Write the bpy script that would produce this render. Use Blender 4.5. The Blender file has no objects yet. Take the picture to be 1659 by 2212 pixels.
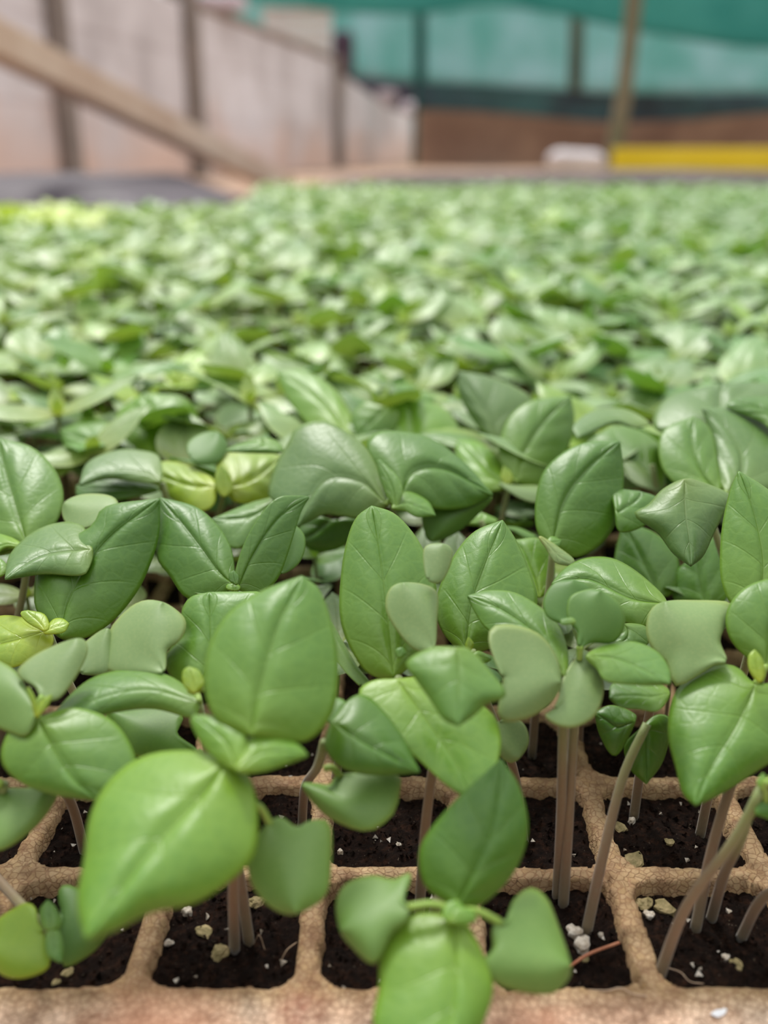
import bpy, math, random
import numpy as np
from mathutils import Vector

# ------------------------------------------------------------------ camera
W_, H_ = 1659.0, 2212.0
FPX = 2083.0                       # focal length in pixels of the 1659x2212 frame
TH = math.radians(20.4)            # pitch down
CH = 0.158                         # camera height over the tray top (z = 0)
scene = bpy.context.scene
col = scene.collection
cd = bpy.data.cameras.new('camera')
cam = bpy.data.objects.new('camera', cd); col.objects.link(cam)
cd.sensor_fit = 'VERTICAL'; cd.sensor_height = 36.0; cd.sensor_width = 27.0
cd.lens = FPX / H_ * 36.0
cam.location = (0, 0, CH)
cam.rotation_euler = (math.radians(90) - TH, 0, 0)
cd.clip_start = 0.01; cd.clip_end = 200
cd.dof.use_dof = True
cd.dof.focus_distance = 0.238
cd.dof.aperture_fstop = 7.2
scene.camera = cam
scene.view_settings.view_transform = 'Standard'
scene.view_settings.look = 'None'
scene.view_settings.gamma = 1.0
scene.view_settings.use_curve_mapping = False
scene.view_settings.exposure = 0.13

# ------------------------------------------------------------------ light
SUN_E, SUN_ANG, SKY_S = 2.4, 12.0, 1.0
world = bpy.data.worlds.new('overcast'); scene.world = world
world.use_nodes = True
nt = world.node_tree; nt.nodes.clear()
wo = nt.nodes.new('ShaderNodeOutputWorld'); bg = nt.nodes.new('ShaderNodeBackground')
tc = nt.nodes.new('ShaderNodeTexCoord'); sp = nt.nodes.new('ShaderNodeSeparateXYZ')
rp = nt.nodes.new('ShaderNodeValToRGB')
rp.color_ramp.elements[0].position = 0.0; rp.color_ramp.elements[0].color = (0.16, 0.16, 0.16, 1)
rp.color_ramp.elements[1].position = 0.9; rp.color_ramp.elements[1].color = (1.62, 1.63, 1.64, 1)
nt.links.new(tc.outputs['Generated'], sp.inputs[0])
# brighter overhead and towards the open far end of the yard than behind the viewer
ym = nt.nodes.new('ShaderNodeMath'); ym.operation = 'MULTIPLY_ADD'; ym.inputs[1].default_value = 0.34
nt.links.new(sp.outputs['Y'], ym.inputs[0]); nt.links.new(sp.outputs['Z'], ym.inputs[2]); nt.links.new(ym.outputs[0], rp.inputs[0])
nt.links.new(rp.outputs[0], bg.inputs['Color']); bg.inputs['Strength'].default_value = SKY_S
nt.links.new(bg.outputs[0], wo.inputs['Surface'])
sl = bpy.data.lights.new('sun', 'SUN'); sl.energy = SUN_E; sl.angle = math.radians(SUN_ANG)
sl.color = (1.0, 0.97, 0.92)
sun = bpy.data.objects.new('sun', sl); col.objects.link(sun)
sun.rotation_euler = Vector((-0.22, 0.62, 1.0)).to_track_quat('Z', 'Y').to_euler()
sun.location = (0, 0, 5)

# ------------------------------------------------------------------ geometry helpers
CT, ST = math.cos(TH), math.sin(TH)
CAM = np.array([0, 0, CH])
def rays(p):
    p = np.atleast_2d(np.asarray(p, float))
    a = (p[:, 0] - W_ / 2) / FPX; b = (p[:, 1] - H_ / 2) / FPX
    return np.stack([a, CT - b * ST, -ST - b * CT], 1)
def at(px, py, D):                 # the point seen at a pixel, D metres ahead of the camera
    d = rays((px, py))[0]; return CAM + d * (D / d[1])
def on_z(px, py, z):
    d = rays((px, py))[0]; return CAM + d * ((z - CH) / d[2])

def spline(pts, n, t=None):
    """Catmull-Rom through pts, resampled by arc length at parameters t"""
    P = np.asarray(pts, float)
    E = np.vstack([2 * P[0] - P[1], P, 2 * P[-1] - P[-2]])
    out = []
    for i in range(1, len(E) - 2):
        p0, p1, p2, p3 = E[i - 1], E[i], E[i + 1], E[i + 2]
        for s in np.linspace(0, 1, 14, endpoint=False):
            out.append(0.5 * (2 * p1 + (p2 - p0) * s + (2 * p0 - 5 * p1 + 4 * p2 - p3) * s * s + (3 * p1 - p0 - 3 * p2 + p3) * s ** 3))
    out.append(E[-2]); out = np.array(out)
    d = np.r_[0, np.cumsum(np.linalg.norm(np.diff(out, axis=0), axis=1))]; d /= d[-1]
    t = np.linspace(0, 1, n) if t is None else t
    return np.stack([np.interp(t, d, out[:, k]) for k in range(out.shape[1])], 1)

def closed_outline(base, left, tip, right, sharp):
    """two smooth sides meeting round at the base and more or less sharp at the tip"""
    def side(pts, other):
        P = [np.array(base, float)] + [np.array(q, float) for q in pts] + [np.array(tip, float)]
        o = np.array(other[0], float); pre = o
        post = 2 * P[-1] - P[-2] if sharp else np.array(other[-1], float)
        E = [pre] + P + [post]
        out = []
        for i in range(1, len(E) - 2):
            p0, p1, p2, p3 = E[i - 1], E[i], E[i + 1], E[i + 2]
            for s in np.linspace(0, 1, 14, endpoint=False):
                out.append(0.5 * (2 * p1 + (p2 - p0) * s + (2 * p0 - 5 * p1 + 4 * p2 - p3) * s * s + (3 * p1 - p0 - 3 * p2 + p3) * s ** 3))
        out.append(P[-1]); out = np.array(out)
        d = np.r_[0, np.cumsum(np.linalg.norm(np.diff(out, axis=0), axis=1))]; d /= d[-1]
        return out, d
    return side(left, right), side(right, left)

RIBS = 4.0
def relief(U, V, amp, ribs=RIBS):
    a = np.abs(V)
    w = U - 0.42 * a + 0.16 * a * a
    puff = np.abs(np.sin(np.pi * w * ribs)) ** 0.8 * (1 - a ** 2.5) * np.minimum(1, a * 5)
    mid = -1.1 * np.exp(-(V / 0.07) ** 2) * (1 - U * 0.6)
    fade = np.sin(np.pi * np.clip(U, 0, 1)) ** 0.5
    return amp * (0.55 * puff * fade + mid * fade)

def grid_mesh(name, G, uv, closed_ends=True):
    """G: (nu, nv, 3); first and last rows collapse to a point"""
    nu, nv, _ = G.shape
    verts = [G[0].mean(0)]; uvs = [(0.0, 0.5)]
    verts += list(G[1:-1].reshape(-1, 3)); uvs += list(uv[1:-1].reshape(-1, 2))
    verts.append(G[-1].mean(0)); uvs.append((1.0, 0.5))
    last = len(verts) - 1
    F = []
    idx = lambda i, j: 1 + (i - 1) * nv + j
    for j in range(nv - 1):
        F.append((0, idx(1, j + 1), idx(1, j)))
    for i in range(1, nu - 2):
        for j in range(nv - 1):
            F.append((idx(i, j), idx(i, j + 1), idx(i + 1, j + 1), idx(i + 1, j)))
    for j in range(nv - 1):
        F.append((idx(nu - 2, j), idx(nu - 2, j + 1), last))
    return [np.array(verts), F, np.array(uvs)]

def tube_arrays(path, radii, k=8):
    P = np.asarray(path, float); n = len(P)
    T = np.gradient(P, axis=0); T /= np.linalg.norm(T, axis=1)[:, None] + 1e-12
    ref = np.array([0, 0, 1.0]) if abs(T[0][2]) < 0.8 else np.array([1.0, 0, 0])
    A = np.cross(T, ref); A /= np.linalg.norm(A, axis=1)[:, None] + 1e-9; B = np.cross(T, A)
    ang = np.linspace(0, 2 * math.pi, k, endpoint=False)
    r = np.broadcast_to(np.asarray(radii, float), (n,))
    V = (P[:, None] + r[:, None, None] * (np.cos(ang)[None, :, None] * A[:, None] + np.sin(ang)[None, :, None] * B[:, None])).reshape(-1, 3)
    F = [(i * k + j, i * k + (j + 1) % k, (i + 1) * k + (j + 1) % k, (i + 1) * k + j) for i in range(n - 1) for j in range(k)]
    F.append(tuple(range(k))[::-1]); F.append(tuple((n - 1) * k + j for j in range(k)))
    uv = np.stack([np.repeat(np.linspace(0, 1, n), k), np.tile(np.linspace(0, 1, k), n)], 1)
    return [V, F, uv]

def join(parts):
    V, F, U, M = [], [], [], []; o = 0
    for m, (v, f, u) in enumerate(parts):
        V.append(v); U.append(u); F += [tuple(i + o for i in q) for q in f]; M += [m] * len(f); o += len(v)
    return [np.vstack(V), F, np.vstack(U)], M

def make_obj(name, arr, mats, parent=None, matidx=None, smooth=True):
    v, f, uv = arr
    me = bpy.data.meshes.new(name)
    me.from_pydata([tuple(map(float, q)) for q in v], [], f)
    if uv is not None:
        ul = me.uv_layers.new(name='UVMap')
        li = np.empty(len(me.loops), dtype=np.int32); me.loops.foreach_get('vertex_index', li)
        ul.data.foreach_set('uv', np.asarray(uv)[li].astype(np.float32).ravel())
    for m in (mats if isinstance(mats, (list, tuple)) else [mats]): me.materials.append(m)
    if matidx: me.polygons.foreach_set('material_index', matidx)
    if smooth: me.polygons.foreach_set('use_smooth', [True] * len(me.polygons))
    me.update()
    o = bpy.data.objects.new(name, me); col.objects.link(o)
    if parent: o.parent = parent
    return o

def tag(o, label=None, cat=None, group=None, kind=None):
    if label: o['label'] = label
    if cat: o['category'] = cat
    if group: o['group'] = group
    if kind: o['kind'] = kind
    return o
def thing(name, loc, label, cat, group=None):
    o = bpy.data.objects.new(name, None); col.objects.link(o); o.location = loc
    o.empty_display_size = 0.01
    return tag(o, label, cat, group)

def box_arrays(lo, hi, bevel=0.0):
    lo = np.array(lo, float); hi = np.array(hi, float)
    v = np.array([[ (hi if (i >> k) & 1 else lo)[k] for k in range(3)] for i in range(8)])
    f = [(0, 2, 3, 1), (4, 5, 7, 6), (0, 1, 5, 4), (2, 6, 7, 3), (0, 4, 6, 2), (1, 3, 7, 5)]
    return [v, f, v[:, :2] * 1.0]
def beam_arrays(a, b, w, h):
    a = np.array(a, float); b = np.array(b, float); t = (b - a) / np.linalg.norm(b - a)
    s = np.cross(t, [0, 0, 1.0]); s /= np.linalg.norm(s); u = np.cross(s, t)
    v = []
    for p in (a, b):
        for (i, j) in ((-1, -1), (1, -1), (1, 1), (-1, 1)): v.append(p + s * i * w / 2 + u * j * h / 2)
    f = [(0, 1, 2, 3), (7, 6, 5, 4), (0, 4, 5, 1), (1, 5, 6, 2), (2, 6, 7, 3), (3, 7, 4, 0)]
    return [np.array(v), f, np.array(v)[:, :2]]
def bevel(o, w, seg=2):
    m = o.modifiers.new('bevel', 'BEVEL'); m.width = w; m.segments = seg; m.limit_method = 'ANGLE'; return o
def noise2(x, y, seed=0):
    s = 0
    r = random.Random(seed)
    for k in range(9):
        a = r.uniform(0, 6.28); f = 2 ** (k * 0.45) ; ph = r.uniform(0, 6.28)
        s = s + np.sin((x * math.cos(a) + y * math.sin(a)) * f + ph) / f ** 0.8
    return s / 3.0

# ------------------------------------------------------------------ materials
class N:
    def __init__(s, name):
        s.m = bpy.data.materials.new(name); s.m.use_nodes = True; s.t = s.m.node_tree; s.t.nodes.clear()
        s.out = s.t.nodes.new('ShaderNodeOutputMaterial')
    def n(s, typ, **kw):
        nd = s.t.nodes.new(typ)
        for k, v in kw.items():
            if k.startswith('i_'): 
                key = k[2:].replace('_', ' ')
                nd.inputs[key].default_value = v
            else: setattr(nd, k, v)
        return nd
    def l(s, a, b): s.t.links.new(a, b)
    def math(s, op, a, b=None, c=None):
        nd = s.t.nodes.new('ShaderNodeMath'); nd.operation = op
        for i, q in enumerate((a, b, c)):
            if q is None: continue
            if isinstance(q, (int, float)): nd.inputs[i].default_value = q
            else: s.l(q, nd.inputs[i])
        return nd.outputs[0]
    def mix(s, fac, a, b, blend='MIX'):
        nd = s.t.nodes.new('ShaderNodeMix'); nd.data_type = 'RGBA'; nd.blend_type = blend
        for k, q in ((0, fac), (6, a), (7, b)):
            if isinstance(q, (int, float)): nd.inputs[k].default_value = q
            elif isinstance(q, tuple): nd.inputs[k].default_value = (*q, 1) if len(q) == 3 else q
            else: s.l(q, nd.inputs[k])
        return nd.outputs[2]
    def ramp(s, fac, stops):
        nd = s.t.nodes.new('ShaderNodeValToRGB'); e = nd.color_ramp.elements
        while len(e) < len(stops): e.new(0.5)
        for q, (p, c) in zip(e, stops): q.position = p; q.color = (*c, 1)
        s.l(fac, nd.inputs[0]); return nd.outputs[0]
    def noise(s, vec, scale, detail=4, rough=0.55):
        nd = s.t.nodes.new('ShaderNodeTexNoise'); nd.inputs['Scale'].default_value = scale
        nd.inputs['Detail'].default_value = detail; nd.inputs['Roughness'].default_value = rough
        if vec is not None: s.l(vec, nd.inputs['Vector'])
        return nd.outputs[0]
    def bump(s, h, dist, strength=1.0, prev=None):
        nd = s.t.nodes.new('ShaderNodeBump'); nd.inputs['Distance'].default_value = dist
        nd.inputs['Strength'].default_value = strength; s.l(h, nd.inputs['Height'])
        if prev is not None: s.l(prev, nd.inputs['Normal'])
        return nd.outputs[0]

def leaf_material(name, veins=True, use_attr=False, rough=0.42, transl=0.22, spec=0.5):
    N_ = N(name)
    uv = N_.n('ShaderNodeUVMap').outputs[0]
    xyz = N_.n('ShaderNodeSeparateXYZ'); N_.l(uv, xyz.inputs[0]); u, v = xyz.outputs[0], xyz.outputs[1]
    geo = N_.n('ShaderNodeNewGeometry')
    if use_attr:
        base = N_.n('ShaderNodeAttribute', attribute_name='tint').outputs['Color']
    else:
        base = N_.n('ShaderNodeObjectInfo').outputs['Color']
    tco = N_.n('ShaderNodeTexCoord').outputs['Object']
    n1 = N_.noise(tco, 90, 3)
    n2 = N_.noise(tco, 1400, 3, 0.6)
    c = N_.mix(N_.math('MULTIPLY', n1, 0.8), base, N_.mix(1.0, base, (0.62, 0.78, 0.6), 'MULTIPLY'))
    c = N_.mix(N_.math('MULTIPLY', N_.math('SUBTRACT', n2, 0.45), 0.6), c, N_.mix(1.0, base, (1.7, 1.35, 1.5), 'MULTIPLY'))
    nrm = None
    a = N_.math('ABSOLUTE', N_.math('SUBTRACT', N_.math('MULTIPLY', v, 2.0), 1.0))
    edge = N_.math('POWER', a, 14.0)
    if veins:
        w = N_.math('ADD', N_.math('SUBTRACT', u, N_.math('MULTIPLY', a, 0.42)), N_.math('MULTIPLY', N_.math('MULTIPLY', a, a), 0.16))
        f = N_.math('ABSOLUTE', N_.math('SINE', N_.math('MULTIPLY', w, math.pi * RIBS)))
        vein = N_.math('MULTIPLY', N_.math('SUBTRACT', 1.0, N_.math('MINIMUM', N_.math('MULTIPLY', f, 8.0), 1.0)), N_.math('SUBTRACT', 1.0, N_.math('POWER', a, 3.0)))
        midr = N_.math('SUBTRACT', 1.0, N_.math('MINIMUM', N_.math('MULTIPLY', a, 30.0), 1.0))
        vein = N_.math('MULTIPLY', vein, 0.6)
        vv = N_.math('MAXIMUM', vein, midr)
        c = N_.mix(N_.math('MULTIPLY', vv, 0.28), c, N_.mix(1.0, base, (1.9, 1.35, 1.6), 'MULTIPLY'))
        # young tissue at the base of the blade is yellower
        bfade = N_.math('POWER', N_.math('SUBTRACT', 1.0, N_.math('MINIMUM', u, 1.0)), 3.0)
        c = N_.mix(N_.math('MULTIPLY', bfade, 0.55), c, N_.mix(1.0, base, (2.1, 1.45, 0.8), 'MULTIPLY'))
        vor = N_.n('ShaderNodeTexVoronoi', feature='DISTANCE_TO_EDGE'); vor.inputs['Scale'].default_value = 330
        N_.l(tco, vor.inputs['Vector'])
        hcell = N_.math('MINIMUM', N_.math('MULTIPLY', vor.outputs['Distance'], 5.0), 1.0)
        nrm = N_.bump(vv, 0.00022, 0.6)
        nrm.node.invert = True
        nrm = N_.bump(hcell, 0.00008, 0.35, nrm)
        c = N_.mix(N_.math('MULTIPLY', N_.math('SUBTRACT', 1.0, hcell), 0.16), c, N_.mix(1.0, base, (1.7, 1.35, 1.4), 'MULTIPLY'))
    c = N_.mix(N_.math('MULTIPLY', edge, 0.5), c, N_.mix(1.0, base, (1.9, 1.5, 1.2), 'MULTIPLY'))
    # the underside is paler and duller
    c = N_.mix(N_.math('MULTIPLY', geo.outputs['Backfacing'], 0.35), c, (0.16, 0.28, 0.12))
    n3 = N_.noise(tco, 2600, 2, 0.5)
    nb = N_.n('ShaderNodeBump'); nb.inputs['Distance'].default_value = 0.00005; nb.inputs['Strength'].default_value = 0.5
    N_.l(n3, nb.inputs['Height'])
    if nrm is not None: N_.l(nrm, nb.inputs['Normal'])
    p = N_.n('ShaderNodeBsdfPrincipled'); N_.l(c, p.inputs['Base Color']); N_.l(nb.outputs[0], p.inputs['Normal'])
    p.inputs['Roughness'].default_value = rough; p.inputs['Specular IOR Level'].default_value = spec
    p.inputs['Sheen Weight'].default_value = 0.03; p.inputs['Sheen Roughness'].default_value = 0.45
    tr = N_.n('ShaderNodeBsdfTranslucent'); N_.l(N_.mix(1.0, c, (1.5, 1.5, 0.4), 'MULTIPLY'), tr.inputs['Color'])
    ms = N_.n('ShaderNodeMixShader'); ms.inputs[0].default_value = transl
    N_.l(p.outputs[0], ms.inputs[1]); N_.l(tr.outputs[0], ms.inputs[2]); N_.l(ms.outputs[0], N_.out.inputs[0])
    return N_.m

def simple(name, stops, scale, rough=0.8, bumpd=0.0, bscale=None, spec=0.3, detail=5, coord='Object', metallic=0):
    N_ = N(name); tco = N_.n('ShaderNodeTexCoord').outputs[coord]
    c = N_.ramp(N_.noise(tco, scale, detail), stops)
    p = N_.n('ShaderNodeBsdfPrincipled'); N_.l(c, p.inputs['Base Color'])
    p.inputs['Roughness'].default_value = rough; p.inputs['Specular IOR Level'].default_value = spec
    p.inputs['Metallic'].default_value = metallic
    if bumpd: N_.l(N_.bump(N_.noise(tco, bscale or scale * 3, 5), bumpd, 1.0), p.inputs['Normal'])
    N_.l(p.outputs[0], N_.out.inputs[0]); return N_.m

M = {}
M['leaf'] = leaf_material('basil_leaf', True, False, 0.40, 0.20, 0.6)
M['coty'] = leaf_material('seed_leaf', False, False, 0.50, 0.20, 0.6)
M['field'] = leaf_material('field_leaf', True, True, 0.42, 0.22, 0.75)

def stem_mat():
    N_ = N('stem'); uv = N_.n('ShaderNodeUVMap').outputs[0]
    xyz = N_.n('ShaderNodeSeparateXYZ'); N_.l(uv, xyz.inputs[0])
    tco = N_.n('ShaderNodeTexCoord').outputs['Object']
    c = N_.ramp(xyz.outputs[0], [(0.0, (0.17, 0.12, 0.06)), (0.25, (0.22, 0.11, 0.06)), (0.6, (0.19, 0.115, 0.05)), (1.0, (0.20, 0.30, 0.06))])
    c = N_.mix(N_.math('MULTIPLY', N_.noise(tco, 900, 4), 0.6), c, (0.22, 0.20, 0.12))
    p = N_.n('ShaderNodeBsdfPrincipled'); N_.l(c, p.inputs['Base Color']); p.inputs['Roughness'].default_value = 0.55
    p.inputs['Sheen Weight'].default_value = 0.25
    p.inputs['Subsurface Weight'].default_value = 0.0
    N_.l(N_.bump(N_.noise(tco, 3500, 2), 0.00012, 0.8), p.inputs['Normal'])
    N_.l(p.outputs[0], N_.out.inputs[0]); return N_.m
M['stem'] = stem_mat()
M['petiole'] = simple('petiole', [(0.3, (0.20, 0.34, 0.05)), (0.7, (0.30, 0.42, 0.10))], 300, 0.45)

def foam_mat():
    N_ = N('polystyrene'); tco = N_.n('ShaderNodeTexCoord').outputs['Object']
    dn = N_.n('ShaderNodeTexNoise'); dn.inputs['Scale'].default_value = 260; N_.l(tco, dn.inputs['Vector'])
    wv = N_.n('ShaderNodeVectorMath', operation='MULTIPLY_ADD'); N_.l(dn.outputs['Color'], wv.inputs[0])
    wv.inputs[1].default_value = (0.0016, 0.0016, 0.0016); N_.l(tco, wv.inputs[2])
    vor = N_.n('ShaderNodeTexVoronoi', feature='DISTANCE_TO_EDGE'); vor.inputs['Scale'].default_value = 600; N_.l(wv.outputs[0], vor.inputs['Vector'])
    vc = N_.n('ShaderNodeTexVoronoi'); vc.inputs['Scale'].default_value = 600; N_.l(wv.outputs[0], vc.inputs['Vector'])
    bead = N_.math('MINIMUM', N_.math('MULTIPLY', vor.outputs['Distance'], 9.0), 1.0)
    big = N_.noise(tco, 34, 6, 0.6); mid = N_.noise(tco, 150, 6, 0.65)
    c = N_.ramp(big, [(0.3, (0.66, 0.37, 0.24)), (0.48, (0.82, 0.54, 0.37)), (0.66, (0.90, 0.70, 0.53))])
    # dividers a dirty yellower tan than the rim, darkened also for canopy shade
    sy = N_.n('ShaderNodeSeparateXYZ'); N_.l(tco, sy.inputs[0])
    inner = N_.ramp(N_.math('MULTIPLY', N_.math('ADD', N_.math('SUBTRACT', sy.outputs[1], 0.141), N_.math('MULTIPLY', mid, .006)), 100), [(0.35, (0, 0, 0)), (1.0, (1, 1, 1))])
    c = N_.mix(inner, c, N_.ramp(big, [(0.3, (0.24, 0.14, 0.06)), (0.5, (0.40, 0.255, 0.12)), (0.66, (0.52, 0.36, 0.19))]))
    c = N_.mix(N_.math('MULTIPLY', vc.outputs['Color'], 0.14), c, (0.74, 0.60, 0.46))
    c = N_.mix(N_.math('MULTIPLY', N_.math('SUBTRACT', 1.0, bead), 0.62), c, (0.26, 0.12, 0.06))
    dirt = N_.ramp(mid, [(0.47, (0, 0, 0)), (0.68, (1, 1, 1))])
    c = N_.mix(N_.math('MULTIPLY', dirt, 0.7), c, (0.15, 0.065, 0.03))
    # dark flecks of peat
    fl = N_.ramp(N_.noise(tco, 700, 4, 0.7), [(0.66, (0, 0, 0)), (0.72, (1, 1, 1))])
    c = N_.mix(N_.math('MULTIPLY', fl, 0.7), c, (0.05, 0.025, 0.015))
    # a reddish algae stain where a divider meets the rim
    def stain(loc, r0, r1, colr, k):
        nonlocal c
        vm = N_.n('ShaderNodeVectorMath', operation='DISTANCE'); N_.l(tco, vm.inputs[0]); vm.inputs[1].default_value = loc
        d = N_.math('ADD', vm.outputs['Value'], N_.math('MULTIPLY', N_.math('SUBTRACT', N_.noise(tco, 240, 4), 0.5), 0.010))
        f = N_.ramp(d, [(r0, (1, 1, 1)), (r1, (0, 0, 0))]); c = N_.mix(N_.math('MULTIPLY', f, k), c, colr)
    stain((-0.0160, 0.1440, 0), 0.001, 0.0055, (0.22, 0.03, 0.012), 0.75)
    stain((0.030, 0.135, 0), 0.004, 0.012, (0.56, 0.22, 0.12), 0.6)
    stain((-0.045, 0.134, 0), 0.006, 0.020, (0.58, 0.25, 0.14), 0.6)
    p = N_.n('ShaderNodeBsdfPrincipled'); N_.l(c, p.inputs['Base Color']); p.inputs['Roughness'].default_value = 0.72
    p.inputs['Specular IOR Level'].default_value = 0.35
    b = N_.bump(bead, 0.00025, 0.6); b = N_.bump(N_.noise(tco, 900, 5, .7), 0.0004, .7, b); b = N_.bump(mid, 0.0012, 0.6, b)
    N_.l(b, p.inputs['Normal']); N_.l(p.outputs[0], N_.out.inputs[0]); return N_.m
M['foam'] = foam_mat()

def soil_mat():
    N_ = N('peat_soil'); tco = N_.n('ShaderNodeTexCoord').outputs['Object']
    c = N_.ramp(N_.noise(tco, 420, 7, 0.7), [(0.3, (0.006, 0.003, 0.002)), (0.52, (0.022, 0.010, 0.006)), (0.72, (0.080, 0.034, 0.018))])
    sp_ = N_.ramp(N_.noise(tco, 1500, 2, 0.5), [(0.70, (0, 0, 0)), (0.74, (1, 1, 1))])
    c = N_.mix(N_.math('MULTIPLY', sp_, 0.6), c, (0.30, 0.24, 0.17))
    p = N_.n('ShaderNodeBsdfPrincipled'); N_.l(c, p.inputs['Base Color']); p.inputs['Roughness'].default_value = 0.85; p.inputs['Specular IOR Level'].default_value = 0.12
    N_.l(N_.bump(N_.noise(tco, 650, 8, 0.75), 0.003, 1.0), p.inputs['Normal'])
    N_.l(p.outputs[0], N_.out.inputs[0]); return N_.m
M['soil'] = soil_mat()
M['perlite'] = simple('perlite', [(0.35, (0.42, 0.34, 0.25)), (0.65, (0.72, 0.66, 0.58))], 500, 0.6, 0.0006, 1500, 0.5)
M['chip'] = simple('bark_chip', [(0.35, (0.16, 0.13, 0.05)), (0.65, (0.36, 0.28, 0.14))], 400, 0.7, 0.0004, 1200)
M['twig'] = simple('twig', [(0.3, (0.30, 0.08, 0.04)), (0.7, (0.50, 0.24, 0.13))], 300, 0.6)
M['root'] = simple('root', [(0.3, (0.35, 0.22, 0.13)), (0.7, (0.60, 0.45, 0.32))], 300, 0.6)

# ------------------------------------------------------------------ structure: the ground and the tray bed
PIT = 0.0353; X0 = -0.0159; Y0 = 0.1475      # cell pitch, one divider line, the front rim line
NX, NY = 10, 20                              # cells across and along one tray
SOIL_Z = -0.0040
def tray_height(x, y, x_lo, x_hi, y_lo, y_hi, hi):
    """top surface of a polystyrene tray: flat dividers, wells between them"""
    wob = 0.0006 * noise2(x * 160, y * 160, 3) + 0.0004 * noise2(x * 900, y * 900, 5) if hi else 0
    gx = np.abs((x - X0 + PIT / 2) % PIT - PIT / 2); gy = np.abs((y - Y0 + PIT / 2) % PIT - PIT / 2)
    hw = 0.0023
    # round the well corners
    ax = np.maximum(0, 0.0055 + hw - gx); ay = np.maximum(0, 0.0055 + hw - gy)
    d = np.where((gx > hw + .0055) | (gy > hw + .0055), np.minimum(gx, gy), 0)
    rc = 0.0055 - np.sqrt(np.minimum(ax, 9) ** 2 + np.minimum(ay, 9) ** 2)
    d = np.where((gx < hw + .0055) & (gy < hw + .0055), np.where((gx < hw) | (gy < hw), np.minimum(gx, gy), hw + np.maximum(rc, -hw)), np.minimum(gx, gy))
    d = d - hw + wob
    rim = np.maximum.reduce([x_lo + 0.004 - x, x - x_hi + 0.004, Y0 + (y_lo - Y0) - y + 0.0, y - y_hi + 0.004])
    d = np.where(rim > 0, -0.002, d)
    s = np.clip(d / 0.0016, -1, 1)
    z = -0.012 * np.clip((d - 0.0002) / 0.0020, 0, 1) ** 0.8
    z = z - 0.0007 * np.clip(1 + d / 0.0022, 0, 1) ** 2          # softened shoulders
    if hi: z = z + 0.00045 * noise2(x * 150, y * 150, 8) + 0.00025 * noise2(x * 700, y * 700, 9)
    return z
RIM_W = 0.0165
def make_tray(xlo, ylo, nx, ny, step, hi):
    """returns (verts, faces) of one tray with its solid outer walls"""
    x_lo, x_hi = X0 + xlo * PIT - 0.004, X0 + (xlo + nx) * PIT + 0.004
    yy0, yy1 = Y0 + ylo * PIT, Y0 + (ylo + ny) * PIT + 0.004
    y_front = yy0 - (RIM_W if ylo == 0 else 0.004)
    xs = np.arange(x_lo, x_hi + step / 2, step); ys = np.arange(y_front, yy1 + step / 2, step)
    X, Y = np.meshgrid(xs, ys, indexing='ij')
    Z = tray_height(X, Y, x_lo, x_hi, yy0, yy1, hi)
    r = 0.003                                                   # rounded outer edge
    e = np.minimum.reduce([X - xs[0], xs[-1] - X, Y - ys[0], ys[-1] - Y])
    Z = Z - np.where(e < r, r - np.sqrt(np.maximum(r * r - (r - e) ** 2, 0)), 0)
    n, m = X.shape
    V = np.stack([X, Y, Z], 2).reshape(-1, 3)
    I = np.arange(n * m).reshape(n, m)
    F = np.stack([I[:-1, :-1], I[1:, :-1], I[1:, 1:], I[:-1, 1:]], 2).reshape(-1, 4)
    F = [tuple(map(int, f)) for f in F]
    ring = list(I[:, 0]) + list(I[-1, 1:]) + list(I[-2::-1, -1]) + list(I[0, -2:0:-1])
    b = len(V); low = V[ring].copy(); low[:, 2] = -0.05
    V = np.vstack([V, low]); k = len(ring)
    for i in range(k):
        j = (i + 1) % k; F.append((int(ring[i]), b + i, b + j, int(ring[j])))
    F.append(tuple(b + i for i in range(k))[::-1])
    return [V, F, None], (xs[0], xs[-1], ys[0], ys[-1])
def make_soil(bx, step, hi):
    x0, x1, y0, y1 = bx; y0 = max(y0 + 0.003, Y0 - 0.002) if y0 < Y0 else y0 + 0.003
    xs = np.arange(x0 + 0.006, x1 - 0.005, step); ys = np.arange(y0 + 0.003, y1 - 0.004, step)
    X, Y = np.meshgrid(xs, ys, indexing='ij')
    Z = SOIL_Z + 0.0016 * noise2(X * 170, Y * 170, 21) + (0.0007 * noise2(X * 1300, Y * 1300, 22) + 0.0005 * np.abs(noise2(X * 2600, Y * 2600, 23)) if hi else 0)
    Z = np.minimum(Z, -0.0016)
    n, m = X.shape; I = np.arange(n * m).reshape(n, m)
    V = np.stack([X, Y, Z], 2).reshape(-1, 3)
    F = [tuple(map(int, f)) for f in np.stack([I[:-1, :-1], I[1:, :-1], I[1:, 1:], I[:-1, 1:]], 2).reshape(-1, 4)]
    return [V, F, None]
def soil_z(x, y): return float(min(SOIL_Z + 0.0016 * noise2(np.float64(x * 170), np.float64(y * 170), 21), -0.0016))

ground = make_obj('ground', [np.array([(-60, -2, -.05), (60, -2, -.05), (60, 90, -.05), (-60, 90, -.05)], float), [(0, 1, 2, 3)], None],
                  simple('packed_earth', [(0.35, (0.20, 0.15, 0.13)), (0.55, (0.42, 0.27, 0.18)), (0.7, (0.60, 0.42, 0.27))], 0.9, 0.95), smooth=False)
tag(ground, kind='structure')

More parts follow.
